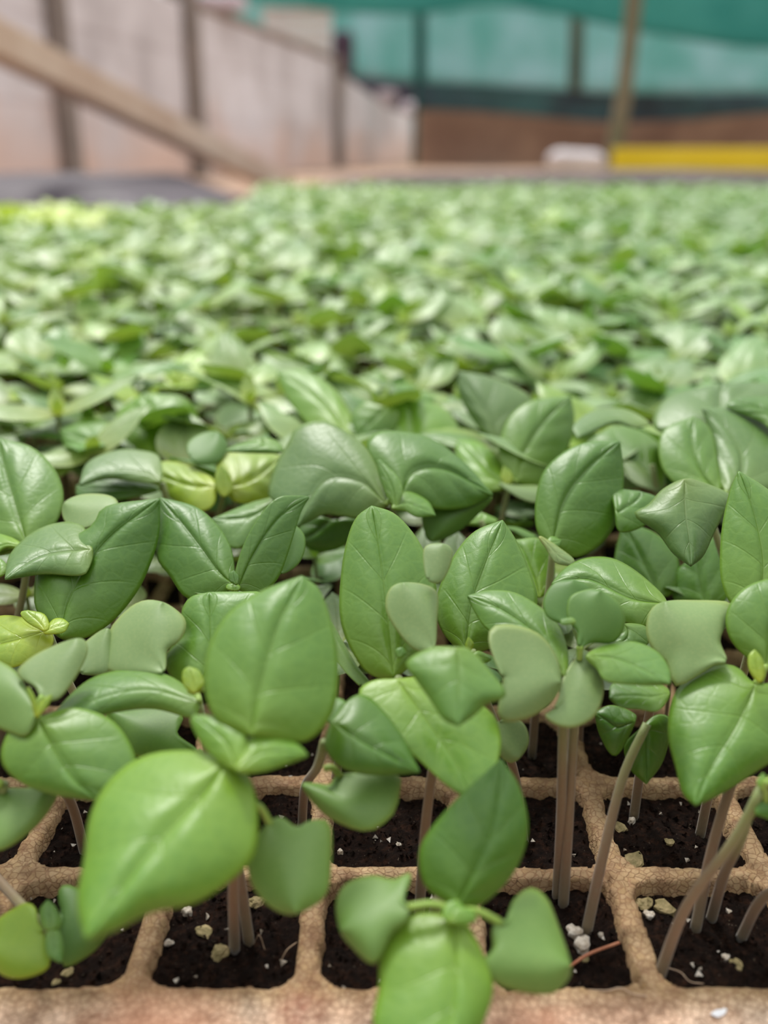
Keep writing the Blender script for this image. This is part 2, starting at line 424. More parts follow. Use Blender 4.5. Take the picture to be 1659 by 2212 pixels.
# nearest tray: cells -5..+5 in full detail, further ones coarser
def tray(xlo, ylo, nx, ny, step, hi, label):
    t, bx = make_tray(xlo, ylo, nx, ny, step, hi)
    cx, cy = (bx[0] + bx[1]) / 2, (bx[2] + bx[3]) / 2
    e = thing('seedling_tray', (0, 0, 0), label, 'seedling tray', 'polystyrene trays of the bed')
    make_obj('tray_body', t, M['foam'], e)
    make_obj('potting_soil', make_soil(bx, step * 1.1, hi), M['soil'], e)
    return e
tray(-4, 0, 8, 9, 0.0007, True, 'tan worn polystyrene seedling tray with dark soil in its cells, nearest the camera')
tray_names = {(-16, 0): 'polystyrene seedling tray hidden to the left of the nearest one', (5, 0): 'polystyrene seedling tray to the right of the nearest one'}
for bi, (xlo, nx) in enumerate(((-12, 8), (4, 8))):
    sd_ = tray(xlo, 0, nx, 9, 0.0022, False, ['polystyrene seedling tray under the plants at the left edge of the front row', 'polystyrene seedling tray under the plants at the right edge of the front row'][bi])
    sd_.location.x = (-0.0085, 0.0085)[bi]
proto_tray = None
def far_tray(x, y):
    global proto_tray
    if proto_tray is None:
        t, bx = make_tray(-4, 10, 24, 18, 0.006, False)
        proto_tray = thing('seedling_tray', (0, 0, 0), None, 'seedling tray', 'polystyrene trays of the bed')
        t[0][:, :2] -= (bx[0], bx[2]); s = make_soil(bx, 0.02, False); s[0][:, :2] -= (bx[0], bx[2])
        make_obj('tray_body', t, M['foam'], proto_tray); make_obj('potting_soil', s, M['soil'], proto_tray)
        r = proto_tray
    else:
        r = proto_tray.copy(); col.objects.link(r)
        for ch in list(proto_tray.children):
            c = ch.copy(); col.objects.link(c); c.parent = r
    r.location = (x, y, 0)
    r['label'] = 'polystyrene seedling tray wholly covered by the blurred plants further back'
    return r
yb = Y0 + 9 * PIT + 0.014
FT_W, FT_L = 24 * PIT + 0.012, 18 * PIT + 0.012
for r in range(4):
    for c in range(-2 if r < 2 else -1, 2):
        if r == 3 and c < -0: continue
        far_tray(c * FT_W - (0 if r < 3 else 0.05), yb + r * FT_L)

# ------------------------------------------------------------------ the basil seedlings in front, each one its own thing
TONE = {'g': (0.105, 0.245, 0.022), 'd': (0.072, 0.195, 0.012), 'm': (0.100, 0.230, 0.028), 'y': (0.25, 0.39, 0.022),
        'l': (0.150, 0.32, 0.028), 'p': (0.215, 0.320, 0.105), 'c': (0.170, 0.300, 0.058), 'b': (0.112, 0.225, 0.050)}
rnd = random.Random(7)

def leaf_between(D, spec, fine=True):
    g = spec
    base, left, tip, right = g['b'], g['l'], g['t'], g['r'][::-1]
    nu, nv = (34, 25) if g['k'] == 't' else (26, 19)
    if g.get('small'): nu, nv = 18, 13
    s = np.linspace(0, 1, nu); t = (1 - np.cos(np.pi * s)) / 2 * 0.75 + s * 0.25
    (lo, ld), (ro, rd) = closed_outline(base, left, tip, right, g.get('sharp', g['k'] != 'c'))
    L = np.stack([np.interp(t, ld, lo[:, k]) for k in (0, 1)], 1); R = np.stack([np.interp(t, rd, ro[:, k]) for k in (0, 1)], 1)
    if g.get('m'): Mi = spline([base] + list(g['m']) + [tip], 0, t)
    else:
        B = np.array(base, float); T = np.array(tip, float); Mi = (L + R) / 2
        wgt = 0.65 if g['k'] == 't' else 0.9
        Mi = Mi * wgt + (B + (T - B) * t[:, None]) * (1 - wgt)
    v = np.linspace(-1, 1, nv)
    side = np.where(v[None, :, None] < 0, L[:, None], R[:, None])
    P = Mi[:, None] + (side - Mi[:, None]) * np.abs(v)[None, :, None]
    e, a = math.radians(g.get('e', 58)), math.radians(g.get('a', 0))
    n = np.array([math.sin(a) * math.cos(e), -math.cos(a) * math.cos(e), math.sin(e)])
    d = rays(P.reshape(-1, 2)); P0 = at(base[0], base[1], D + g.get('push', 0))
    q = (n @ (P0 - CAM)) / (d @ n)
    G = (CAM + d * q[:, None]).reshape(nu, nv, 3)
    dl = d / np.linalg.norm(d, axis=1)[:, None]; dl = dl.reshape(nu, nv, 3)
    U = np.repeat(t[:, None], nv, 1); V = np.repeat(v[None], nu, 0)
    Lm = np.linalg.norm(G[-1].mean(0) - G[0].mean(0)); Wm = np.max(np.linalg.norm(G[:, -1] - G[:, 0], axis=1))
    off = Lm * g.get('cu', 0.16) * U ** 2 + Wm * g.get('cv', 0.16) * V ** 2 * np.sin(np.pi * np.clip(U, .02, .98)) ** .5
    if g['k'] == 'c': off = off + Wm * 0.03 * np.sin(V * 3.1 + U * 4 + g.get('ph', 1.0))
    G = G + dl * off[..., None]
    # relief along the normal that faces the viewer
    du = np.gradient(G, axis=0); dv = np.gradient(G, axis=1); nn = np.cross(du, dv)
    nn /= np.linalg.norm(nn, axis=2)[..., None] + 1e-12
    sgn = np.where(np.sum(nn * dl, 2) > 0, -1.0, 1.0); nn = nn * sgn[..., None]
    Ug = U ** rnd.uniform(.8, 1.2)
    if g['k'] in 'ty': G = G + nn * relief(Ug, V, Wm * g.get('rel', 0.038))[..., None]
    UV = np.stack([Ug, V * 0.5 + 0.5], 2)
    arr = grid_mesh('x', G, UV)
    # make the upper face look towards the viewer
    if np.median(sgn) < 0: arr[1] = [f[::-1] for f in arr[1]]
    return arr, G[0].mean(0)
NAME = {'t': 'leaf', 'c': 'seed_leaf', 'y': 'young_leaf'}
def plant(label, crown, z, leaves, root=None, stem=True, bend=0.0):
    alpha = TH + math.atan((crown[1] - H_ / 2) / FPX)
    D = (CH - z) / math.tan(alpha)
    C0 = at(crown[0], crown[1], D)
    if root is None:
        rx = X0 + (math.floor((C0[0] - X0) / PIT) + 0.5) * PIT + rnd.uniform(-.008, .008)
        ry = Y0 + (max(0, math.floor((C0[1] - Y0) / PIT)) + 0.5) * PIT + rnd.uniform(-.007, .007)
        R0 = np.array([rx, ry, SOIL_Z - 0.001])
    else: R0 = on_z(root[0], root[1], SOIL_Z - 0.001)
    e = thing('basil_seedling', R0, label, 'basil seedling', 'basil seedlings in front')
    org = np.array(R0)
    if stem:
        mid1 = R0 + (C0 - R0) * 0.35 + np.array([0.10 * (R0[0] - C0[0]), 0.06 * (R0[1] - C0[1]), 0.0025]); mid2 = R0 + (C0 - R0) * 0.75 + np.array([bend, 0, 0])
        pth = spline([R0, mid1, mid2, C0 + np.array([0, 0.0006, -0.0008])], 18)
        arr = tube_arrays(pth - org, np.linspace(0.00125, 0.00095, 18), 10); make_obj('stem', arr, M['stem'], e)
    for i, g in enumerate(leaves):
        arr, B = leaf_between(D, g)
        if g['k'] == 'y' and not g.get('nopet'): g.setdefault('nopet', True)
        parts = [[arr[0] - org, arr[1], arr[2]]]; mi = None
        mt = M['coty'] if g['k'] == 'c' else M['leaf']
        if not g.get('nopet'):
            s0 = C0 if not g.get('pet') else at(*g['pet'], D + g.get('push', 0))
            mm = (s0 + B) / 2 + np.array([0, 0, 0.0008])
            tb = tube_arrays(spline([s0 - (0, 0, .0006), mm, B + (B - mm) * 0.06], 9) - org, np.linspace(0.00065, 0.00075, 9), 8)
            parts.append(tb)
        J, mi = join(parts)
        o = make_obj(NAME[g['k']], J, [mt, M['petiole']], e, mi)
        c = np.array(TONE[g.get('c', 'g')]) * rnd.uniform(0.93, 1.07); o.color = (*c, 1)
        sm = o.modifiers.new('thickness', 'SOLIDIFY'); sm.thickness = 0.00026 if g['k'] != 'c' else 0.00034; sm.offset = -1
    return e
def lf(k, c, b, l, t, r, **kw): return dict(k=k, c=c, b=b, l=l, t=t, r=r, **kw)

PL = []
def P(*a, **k): PL.append((a, k))

P('low seedling at the bottom centre, its lowest leaf running over the tray rim', (985, 1962), 0.033, [
  lf('t','d',(985,1958),[(920,1915),(906,1850),(925,1800),(990,1725)],(1082,1642),[(1120,1700),(1139,1780),(1126,1850),(1090,1908),(1035,1955)], m=[(1015,1900),(1062,1790)], e=36, a=-8, push=.002),
  lf('t','l',(978,1982),[(905,1975),(850,2012),(822,2062),(820,2135),(812,2230)],(925,2345),[(1010,2270),(1050,2190),(1063,2130),(1045,2070),(1012,2005)], m=[(984,2060),(975,2200)], e=70, cu=.05),
  lf('c','c',(884,1960),[(868,1942),(889,1888),(850,1903),(805,1893),(750,1910),(728,1950)],(738,2010),[(765,2047),(803,2082),(820,2065),(845,2015),(875,1990)], m=[(830,1955),(780,1985)], e=72, a=-15),
  lf('c','c',(1078,1992),[(1097,1988),(1110,1945),(1145,1920),(1178,1940),(1200,1990)],(1230,2088),[(1212,2130),(1180,2146),(1110,2138),(1062,2118),(1038,2085),(1066,2055),(1064,2010)], m=[(1120,2020),(1170,2060)], e=66, a=12),
  lf('y','l',(972,1992),[(955,1978),(966,1952)],(985,1948),[(1000,1960),(992,1985)], e=60, small=1, push=-.003),
  lf('y','l',(975,1990),[(985,1962),(1015,1965)],(1028,1985),[(1010,1997),(990,1998)], e=60, small=1, push=-.003),
], root=(935,1985))

P('large-leaved seedling at the lower left whose front leaf hangs over the rim', (522, 1652), 0.055, [
  lf('t','g',(542,1588),[(478,1562),(446,1505),(448,1410),(490,1330),(565,1279)],(652,1246),[(688,1275),(712,1335),(726,1400),(729,1480),(715,1545),(668,1598),(610,1600)], m=[(560,1490),(600,1350)], e=48, a=6, push=.001, nopet=1),
  lf('t','l',(492,1642),[(400,1623),(310,1636),(240,1685),(197,1760),(183,1860),(168,1950)],(185,2028),[(245,2010),(330,1968),(420,1950),(500,1900),(548,1845),(556,1775),(548,1710),(525,1662)], m=[(440,1710),(330,1830)], e=72, a=5, cu=.04, cv=.2),
  lf('c','c',(582,1778),[(560,1805),(537,1830),(537,1880),(553,1925),(592,1962)],(640,1971),[(700,1935),(713,1870),(711,1780),(670,1776),(640,1790),(608,1768)], m=[(610,1850)], e=64, a=12, pet=(548,1730)),
  lf('y','l',(514,1662),[(468,1640),(432,1598),(414,1560)],(420,1546),[(470,1551),(512,1568),(531,1590),(527,1625)], e=52, a=-20, push=-.004),
  lf('y','l',(514,1664),[(528,1622),(545,1588),(590,1588),(640,1608)],(663,1632),[(625,1648),(565,1667)], e=66, a=15, push=-.005),
], root=(507,2058))

P('tiny seedling in the bottom left corner cell, with rounded yellow-green seed leaves', (103, 2008), 0.016, [
  lf('c','y',(92,2014),[(78,1990),(78,1965),(60,1952),(30,1965),(-5,1992)],(-30,2050),[(0,2100),(40,2113),(85,2103),(107,2085),(100,2050),(94,2030)], m=[(40,2030)], e=70, nopet=1),
  lf('c','m',(128,2012),[(135,1960),(128,1925),(145,1913),(180,1930),(215,1960)],(235,2000),[(205,2050),(150,2086),(136,2075)], e=60, nopet=1, push=.002),
  lf('y','m',(106,2008),[(90,1995),(88,1965)],(103,1946),[(122,1965),(131,2000)], e=50, small=1, push=-.002),
  lf('y','m',(108,2010),[(98,2030),(105,2065)],(132,2078),[(136,2045),(128,2012)], e=70, small=1, push=-.002),
], root=(-40,1880))

P('broad folded seedling at the left edge, its dark middle vein pointing down right', (78, 1546), 0.052, [
  lf('t','g',(82,1552),[(35,1562),(6,1612),(8,1655),(50,1692),(120,1716)],(212,1728),[(285,1690),(290,1630),(245,1560),(160,1530)], m=[(125,1635),(165,1690)], e=62, cv=.1),
  lf('c','c',(76,1545),[(60,1588),(30,1585),(-20,1560)],(-60,1500),[(-20,1432),(10,1436),(40,1460),(66,1510)], e=62, a=-15, nopet=1, push=-.001),
  lf('c','p',(92,1506),[(75,1480),(38,1455),(80,1415)],(165,1382),[(188,1400),(176,1440),(145,1490),(120,1512)], e=60, push=.002),
  lf('y','y',(78,1548),[(70,1520),(60,1490)],(62,1485),[(76,1510),(80,1540)], e=30, small=1, push=-.004),
  lf('y','y',(80,1545),[(84,1525),(100,1508)],(112,1502),[(104,1522),(90,1540)], e=40, small=1, push=-.004),
], root=(185,1850), bend=-.003)

P('pale seed leaf curling in from the left edge just above the tray', (5, 1690), 0.040, [
  lf('c','c',(-20,1720),[(20,1705),(60,1704),(100,1690)],(121,1664),[(127,1700),(108,1745),(65,1795),(0,1838),(-40,1820)], m=[(60,1745)], e=68, a=-10, cu=.05),
  lf('t','g',(-20,1700),[(-60,1650),(-120,1600)],(-150,1560),[(-140,1700),(-60,1740)], e=60),
], root=(-30,1960))

P('seedling left of centre with one long arched leaf sweeping to the left', (424, 1500), 0.050, [
  lf('t','m',(430,1518),[(415,1550),(330,1530),(230,1542),(165,1566)],(120,1560),[(128,1530),(200,1466),(300,1446),(370,1464),(415,1498)], m=[(320,1490),(210,1510)], e=74, a=-10, cu=.03, cv=.25, push=-.006, rel=.02),
  lf('c','p',(352,1452),[(300,1456),(232,1450),(229,1400),(246,1350),(300,1303)],(350,1303),[(392,1330),(401,1355),(388,1383),(360,1405)], m=[(310,1380)], e=54, a=-8, push=.004, nopet=1),
  lf('c','p',(178,1452),[(172,1420),(182,1392)],(232,1360),[(241,1400),(232,1452)], e=54, push=.006, nopet=1),
  lf('c','l',(425,1626),[(380,1585),(395,1545),(320,1530)],(236,1538),[(250,1585),(292,1632),(345,1632)], m=[(330,1580)], e=62, push=.001, pet=(440,1635)),
  lf('t','g',(430,1492),[(385,1478),(356,1430),(378,1392),(400,1370),(393,1325),(412,1292)],(452,1281),[(520,1280),(570,1285),(560,1340),(520,1400),(470,1460)], m=[(452,1400)], e=46, push=.006, nopet=1),
  lf('y','y',(420,1496),[(398,1480),(396,1452)],(408,1442),[(430,1452),(440,1480)], e=50, small=1, push=-.009),
  lf('y','y',(420,1500),[(405,1492),(412,1500)],(440,1492),[(436,1480),(425,1488)], e=70, small=1, push=-.009),
], root=(540,2048))

P('bright green seedling with two tiny tip leaves at the left edge', (98, 1352), 0.050, [
  lf('t','y',(104,1362),[(60,1338),(0,1332),(-60,1360)],(-80,1410),[(-20,1440),(30,1442),(80,1420),(114,1392)], m=[(20,1385)], e=72, a=-12),
  lf('t','d',(132,1378),[(86,1330),(75,1280),(95,1200),(195,1140),(230,1095)],(344,1078),[(342,1160),(318,1235),(288,1290),(240,1345),(185,1378)], m=[(150,1290),(225,1170)], e=46, a=8, push=.004, cu=.05, nopet=1),
  lf('y','y',(96,1362),[(60,1345),(45,1325)],(60,1320),[(95,1328),(106,1352)], e=60, small=1, push=-.004),
  lf('y','y',(96,1365),[(115,1340),(135,1338)],(148,1348),[(138,1366),(110,1370)], e=70, small=1, push=-.004),
])

P('seedling left of centre showing one grey-green leaf bent sharply towards the left edge', (205, 1190), 0.056, [
  lf('t','b',(199,1188),[(192,1228),(172,1244),(95,1240)],(12,1251),[(22,1200),(66,1155),(120,1132),(175,1134)], m=[(140,1190),(80,1205)], e=76, a=-8, cu=.04, push=-.012, rel=.025, nopet=1),
  lf('c','p',(235,1120),[(170,1145),(140,1125)],(140,1088),[(180,1070),(235,1072),(255,1090)], e=68, a=-10, push=.002, nopet=1),
  lf('y','l',(-5,1245),[(-20,1225),(-20,1210)],(-5,1205),[(14,1220),(14,1238)], e=60, small=1, push=-.012),
], stem=True)

P('seedling whose glossy left leaf and upright dark right leaf form a V', (506, 1262), 0.054, [
  lf('t','d',(503,1262),[(470,1292),(425,1298),(395,1285),(368,1245),(340,1205),(340,1140)],(346,1076),[(415,1093),(455,1120),(490,1165),(504,1210)], m=[(470,1230),(410,1150)], e=50, a=-6),
  lf('t','d',(513,1272),[(508,1240),(530,1170),(565,1110),(600,1076),(640,1072)],(667,1074),[(648,1110),(625,1185),(600,1250),(560,1284)], m=[(545,1200),(600,1120)], e=34, a=10, cv=.06, push=-.002),
  lf('c','b',(480,1288),[(425,1284),(412,1268)],(418,1255),[(440,1260),(470,1274),(555,1281)], e=80, push=-.002, nopet=1, cv=.05),
  lf('y','d',(510,1262),[(497,1255),(496,1240)],(505,1234),[(515,1245),(514,1258)], e=40, small=1, push=-.004),
  lf('y','l',(505,1275),[(490,1272),(492,1264)],(505,1262),[(518,1268),(515,1275)], e=60, small=1, push=-.004),
  lf('c','m',(605,1238),[(590,1200),(590,1150)],(625,1132),[(655,1155),(657,1190),(640,1222)], e=48, push=.006, nopet=1),
])
P('seedling behind the V-shaped pair with a small speckled pale seed leaf', (560, 1140), 0.050, [
  lf('c','p',(548,1155),[(520,1186),(502,1170),(504,1150)],(522,1132),[(550,1126)], e=50, push=-.008, nopet=1),
  lf('t','m',(600,1080),[(560,1082),(515,1098)],(458,1122),[(480,1165),(512,1186),(560,1150)], m=[(540,1115)], e=66, cu=.02, nopet=1),
  lf('t','d',(700,1130),[(660,1100)],(640,1160),[(680,1190),(740,1180),(790,1120)], e=40, push=.01, nopet=1),
])
P('tall sharply focused centre seedling with a broad grey-green arched leaf', (848, 1085), 0.062, [
  lf('t','b',(834,1090),[(790,1120),(740,1116),(700,1112),(655,1132)],(640,1137),[(600,1090),(580,1065),(598,1000),(622,960),(640,925),(690,909),(730,922),(790,968),(822,1030)], m=[(780,1040),(700,1040)], e=52, a=-10, cu=.02, cv=.12, rel=.022, sharp=0, push=-.002),
  lf('t','d',(866,1078),[(832,1030),(800,990),(792,958),(815,934),(870,934),(930,948),(1000,998)],(1064,1069),[(1010,1096),(950,1101),(905,1088)], m=[(890,1020),(960,1010)], e=56, a=8, cu=.06, cv=.14, rel=.045),
  lf('c','m',(1000,1080),[(920,1105),(916,1140)],(932,1168),[(985,1150),(1032,1110),(1064,1070)], e=30, push=.006, nopet=1),
  lf('y','g',(855,1094),[(838,1075),(822,1035),(815,1000)],(820,994),[(858,1030),(870,1062),(862,1088)], e=38, a=-25, push=-.006),
  lf('y','g',(848,1098),[(858,1078),(875,1064),(895,1067),(925,1085)],(940,1114),[(900,1117),(875,1104)], e=70, a=10, push=-.007),
])
P('tall narrow-leaved seedling below the centre with a pale round seed leaf before it', (862, 1462), 0.052, [
  lf('t','g',(850,1462),[(798,1455),(757,1400),(735,1330),(738,1240),(750,1170),(770,1120)],(803,1094),[(850,1110),(890,1150),(922,1205),(942,1270),(930,1340),(900,1420)], m=[(838,1340),(822,1210)], e=42, push=.004, nopet=1),
  lf('c','p',(935,1402),[(895,1402),(856,1360),(834,1315),(842,1275)],(872,1261),[(920,1266),(944,1285),(942,1340)], m=[(900,1330)], e=46, push=.000, nopet=1),
  lf('c','p',(925,1250),[(915,1210),(920,1182)],(955,1177),[(975,1190),(970,1225),(950,1258)], e=46, push=.010, nopet=1),
  lf('y','d',(862,1420),[(855,1405)],(868,1400),[(876,1412)], e=40, small=1),
  lf('c','c',(780,1480),[(745,1450),(715,1400)],(712,1345),[(735,1380),(770,1440),(800,1478)], e=50, push=.008, nopet=1),
], root=(720,1700))
P('seedling right of centre with a tall pointed leaf rising behind a darker lower blade', (1020, 1402), 0.052, [
  lf('t','g',(1005,1408),[(960,1370),(942,1320),(950,1270),(982,1200),(1025,1150)],(1085,1125),[(1112,1165),(1142,1230),(1160,1300),(1130,1370),(1060,1400)], m=[(1020,1300),(1055,1200)], e=44, push=.004, nopet=1),
  lf('y','y',(1012,1408),[(1006,1395)],(1012,1378),[(1022,1392)], e=30, small=1, push=-.002),
  lf('y','l',(1020,1420),[(1030,1408),(1045,1412)],(1060,1424),[(1045,1432)], e=60, small=1, push=-.002),
])
P('two-bladed seedling right of centre with a large kidney-shaped seed leaf', (1220, 1462), 0.054, [
  lf('t','g',(1220,1460),[(1185,1440),(1120,1400),(1055,1362),(1028,1325)],(1011,1288),[(1060,1277),(1112,1282),(1165,1312),(1205,1350),(1225,1405)], m=[(1170,1380),(1090,1320)], e=60, a=-6, push=-.001, nopet=1),
  lf('c','p',(1085,1462),[(1070,1430),(1055,1385),(1064,1355),(1110,1352),(1165,1372),(1200,1420)],(1209,1475),[(1190,1515),(1148,1547),(1098,1560),(1076,1545),(1084,1500)], m=[(1140,1460)], e=52, a=6, push=-.006, nopet=1, cv=.08),
  lf('c','p',(1200,1530),[(1215,1468),(1240,1428)],(1268,1415),[(1292,1445),(1303,1490),(1285,1545),(1240,1572),(1200,1566),(1176,1545)], m=[(1250,1490)], e=56, a=6, push=-.008, nopet=1, cv=.06),
], root=(1203,1950))
P('seedling under the centre whose big pointed leaf droops towards the tray', (962, 1420), 0.058, [
  lf('t','m',(985,1400),[(930,1402),(878,1432),(900,1468),(930,1510),(958,1552)],(990,1566),[(1022,1545),(1050,1520),(1092,1500),(1052,1445),(1015,1406)], m=[(990,1450),(990,1510)], e=64, cu=.1, cv=.18, push=-.014, rel=.018, nopet=1),
  lf('t','l',(858,1468),[(805,1472),(774,1498),(800,1548),(830,1592),(890,1630),(960,1692)],(1016,1727),[(1052,1700),(1074,1652),(1081,1592),(1060,1540),(980,1490),(920,1465)], m=[(925,1560),(985,1650)], e=70, a=10, cu=.1, cv=.06, push=-.004, rel=.025, nopet=1),
  lf('c','p',(1080,1560),[(1125,1560),(1141,1600)],(1120,1636),[(1098,1645),(1075,1622),(1068,1590)], e=56, push=.004, nopet=1),
], root=(905,1985))
P('dark low seedling under the drooping centre leaf, with a notched pale seed leaf', (700, 1600), 0.047, [
  lf('t','d',(718,1560),[(704,1612),(730,1652),(780,1671),(840,1673)],(905,1667),[(860,1580),(800,1510),(760,1508)], m=[(780,1600)], e=64, push=-.003, nopet=1),
  lf('c','c',(735,1676),[(712,1697),(682,1695)],(655,1698),[(690,1745),(730,1775),(790,1796),(825,1782),(852,1755),(862,1715),(860,1672),(790,1672)], m=[(730,1720),(700,1710)], e=70, push=-.004, pet=(700,1655)),
  lf('c','g',(712,1560),[(705,1530),(722,1510)],(745,1520),[(740,1555),(725,1570)], e=60, push=.002, nopet=1),
], root=(652,1790))
P('small seedling with two dark rounded seed leaves, one facing the camera', (1248, 1420), 0.056, [
  lf('c','d',(1232,1345),[(1185,1335),(1174,1300),(1196,1263)],(1240,1256),[(1275,1275),(1262,1320)], e=46, push=.002, nopet=1),
  lf('c','m',(1252,1396),[(1248,1362),(1226,1335),(1230,1293),(1262,1277)],(1295,1278),[(1338,1308),(1348,1350),(1325,1386),(1280,1386)], m=[(1275,1340)], e=34, a=6, push=-.002, pet=(1252,1420)),
  lf('y','g',(1240,1345),[(1215,1350)],(1212,1340),[(1235,1336)], e=60, small=1, push=-.003),
], root=(1216,1965))
P('seedling right of centre with a shiny leaf lying across behind the rounded seed leaves', (1442, 1308), 0.056, [
  lf('t','g',(1440,1306),[(1395,1353),(1340,1340),(1265,1300)],(1192,1262),[(1222,1228),(1270,1206),(1330,1210),(1395,1252)], m=[(1360,1290),(1270,1250)], e=66, a=-6, push=.004, nopet=1, rel=.045),
  lf('t','m',(1345,1350),[(1330,1372)],(1320,1395),[(1370,1400),(1400,1390),(1395,1355)], e=60, push=-.004, nopet=1),
])
P('seedling at the right with two flat leaves seen almost edge-on above bare stems', (1400, 1560), 0.040, [
  lf('t','m',(1268,1418),[(1290,1445),(1312,1473),(1390,1480)],(1446,1476),[(1444,1445),(1420,1410),(1370,1388),(1310,1392)], m=[(1340,1425)], e=74, cu=.03, push=-.004, rel=.02, nopet=1),
  lf('t','g',(1445,1500),[(1420,1536),(1380,1532),(1340,1528)],(1318,1508),[(1325,1478),(1385,1474),(1430,1482)], e=74, cu=.03, push=-.002, rel=.02, nopet=1),
  lf('t','d',(1370,1560),[(1330,1632),(1298,1590)],(1286,1540),[(1320,1525),(1365,1540)], e=38, push=.003, nopet=1),
  lf('t','d',(1385,1575),[(1350,1612),(1362,1660)],(1396,1692),[(1432,1640),(1448,1560),(1420,1545)], e=34, push=.003, nopet=1),
], root=(1265,2022), bend=-.002)
P('seedling at the right edge with a large bulging pale leaf hanging towards the tray', (1645, 1465), 0.052, [
  lf('t','g',(1632,1478),[(1590,1442),(1545,1440),(1480,1472),(1450,1520),(1444,1590),(1460,1655),(1476,1712)],(1502,1739),[(1560,1712),(1645,1658),(1730,1600),(1750,1520),(1700,1475)], m=[(1590,1570),(1530,1670)], e=60, a=-6, cu=.05, push=-.002, rel=.03),
  lf('t','g',(1655,1440),[(1605,1412),(1574,1372),(1570,1322),(1600,1278),(1650,1254)],(1720,1245),[(1780,1330),(1740,1420)], m=[(1670,1340)], e=38, push=.001),
  lf('c','p',(1568,1428),[(1540,1436),(1500,1462),(1458,1482),(1440,1432),(1413,1408),(1397,1368),(1405,1322)],(1437,1302),[(1500,1299),(1579,1305),(1572,1340),(1553,1382)], m=[(1490,1390)], e=54, push=.002, nopet=1),
  lf('y','y',(1640,1472),[(1620,1450),(1617,1420)],(1630,1405),[(1645,1425),(1650,1455)], e=40, small=1, push=-.006),
], root=(1500,2018))
P('bare thick-stemmed seedling at the lower right leaning out of the cell beside the rim', (1648, 1700), 0.044, [
  lf('c','d',(1655,1730),[(1630,1755),(1650,1765)],(1700,1780),[(1720,1740)], e=60),
  lf('t','g',(1660,1690),[(1700,1650)],(1800,1640),[(1780,1720),(1720,1730)], e=60),
  lf('y','l',(1645,1700),[(1635,1690)],(1648,1672),[(1660,1690)], e=40, small=1),
], root=(1420,2120))
P('slender seedling rising behind the thick leaning stem at the lower right', (1620, 1760), 0.034, [
  lf('c','d',(1640,1755),[(1640,1735)],(1700,1720),[(1710,1750)], e=60),
], root=(1535,1990))
P('low seedling entering from the right edge beside the soil of the last cell', (1740, 1860), 0.028, [
  lf('c','c',(1750,1850),[(1740,1810)],(1800,1780),[(1830,1840),(1790,1870)], e=60),
], root=(1600,2028))
P('pointed upright seedling at the right edge, rising over its neighbours', (1640, 1325), 0.058, [
  lf('t','g',(1635,1322),[(1585,1310),(1560,1260),(1556,1200),(1562,1130),(1578,1060)],(1596,1019),[(1660,1060),(1740,1130),(1760,1240),(1700,1310)], m=[(1650,1220),(1630,1110)], e=40, push=-.002),
])
P('seedling at the right with a short grey-green leaf whose point hangs straight down', (1530, 1090), 0.066, [
  lf('t','b',(1478,1036),[(1432,1058),(1400,1092),(1370,1112),(1420,1150),(1455,1195)],(1492,1222),[(1518,1200),(1542,1150),(1562,1110),(1578,1072),(1515,1042)], m=[(1480,1100),(1488,1160)], e=56, a=2, cu=.08, cv=.2, push=-.01, rel=.02, nopet=1),
  lf('t','d',(1420,1290),[(1350,1260),(1328,1215)],(1345,1132),[(1410,1150),(1462,1200),(1460,1270)], e=42, push=.0, nopet=1),
  lf('t','d',(1520,1310),[(1460,1300),(1455,1240)],(1500,1210),[(1545,1150),(1575,1200),(1570,1290)], e=42, push=-.002, nopet=1),
])
P('seedling right of centre with one upright oval leaf crossed by clear pale veins', (1195, 1182), 0.056, [
  lf('t','d',(1192,1182),[(1162,1150),(1157,1090),(1172,1025),(1212,982),(1270,956)],(1338,954),[(1346,1020),(1342,1090),(1325,1140),(1290,1182),(1240,1204)], m=[(1218,1080),(1270,1010)], e=42, a=4, cu=.06, rel=.04),
  lf('y','p',(1165,1160),[(1180,1185),(1200,1216)],(1235,1222),[(1238,1208),(1190,1172)], e=60, small=1, push=-.004),
  lf('y','g',(1180,1180),[(1190,1160)],(1212,1168),[(1205,1182)], e=60, small=1, push=-.004),
  lf('t','l',(1165,1290),[(1120,1250),(1105,1200)],(1112,1168),[(1165,1165),(1192,1200),(1196,1250)], e=48, push=-.002, nopet=1),
  lf('t','d',(1330,1100),[(1325,1060)],(1380,1062),[(1420,1080),(1400,1130),(1340,1150)], e=60, push=.008, nopet=1),
])
P('seedling behind the centre whose upright oval leaf leans right, slightly soft in focus', (1100, 1040), 0.052, [
  lf('t','g',(1115,1042),[(1082,1000),(1080,955),(1102,900),(1150,866)],(1232,857),[(1240,905),(1230,960),(1205,1012),(1165,1048)], m=[(1130,980),(1175,910)], e=42, a=6),
  lf('t','l',(1098,1050),[(1040,1060),(1000,1020),(985,975)],(990,950),[(1040,960),(1080,1000)], e=64, push=.0),
  lf('y','y',(1092,1044),[(1082,1030)],(1088,1008),[(1106,1025),(1104,1044)], e=40, small=1, push=-.003),
  lf('c','p',(1078,1044),[(1120,1075),(1160,1086)],(1178,1068),[(1170,1052),(1110,1050)], e=70, push=-.003, nopet=1),
])
P('pair of narrow light seed leaves poking out in front of the pointed centre-right leaf', (1040, 1120), 0.050, [
  lf('y','l',(1000,1130),[(1015,1112)],(1035,1106),[(1075,1125),(1050,1135)], e=70, nopet=1),
  lf('c','g',(1085,1140),[(1110,1148),(1140,1165)],(1156,1160),[(1120,1142)], e=70, nopet=1),
])
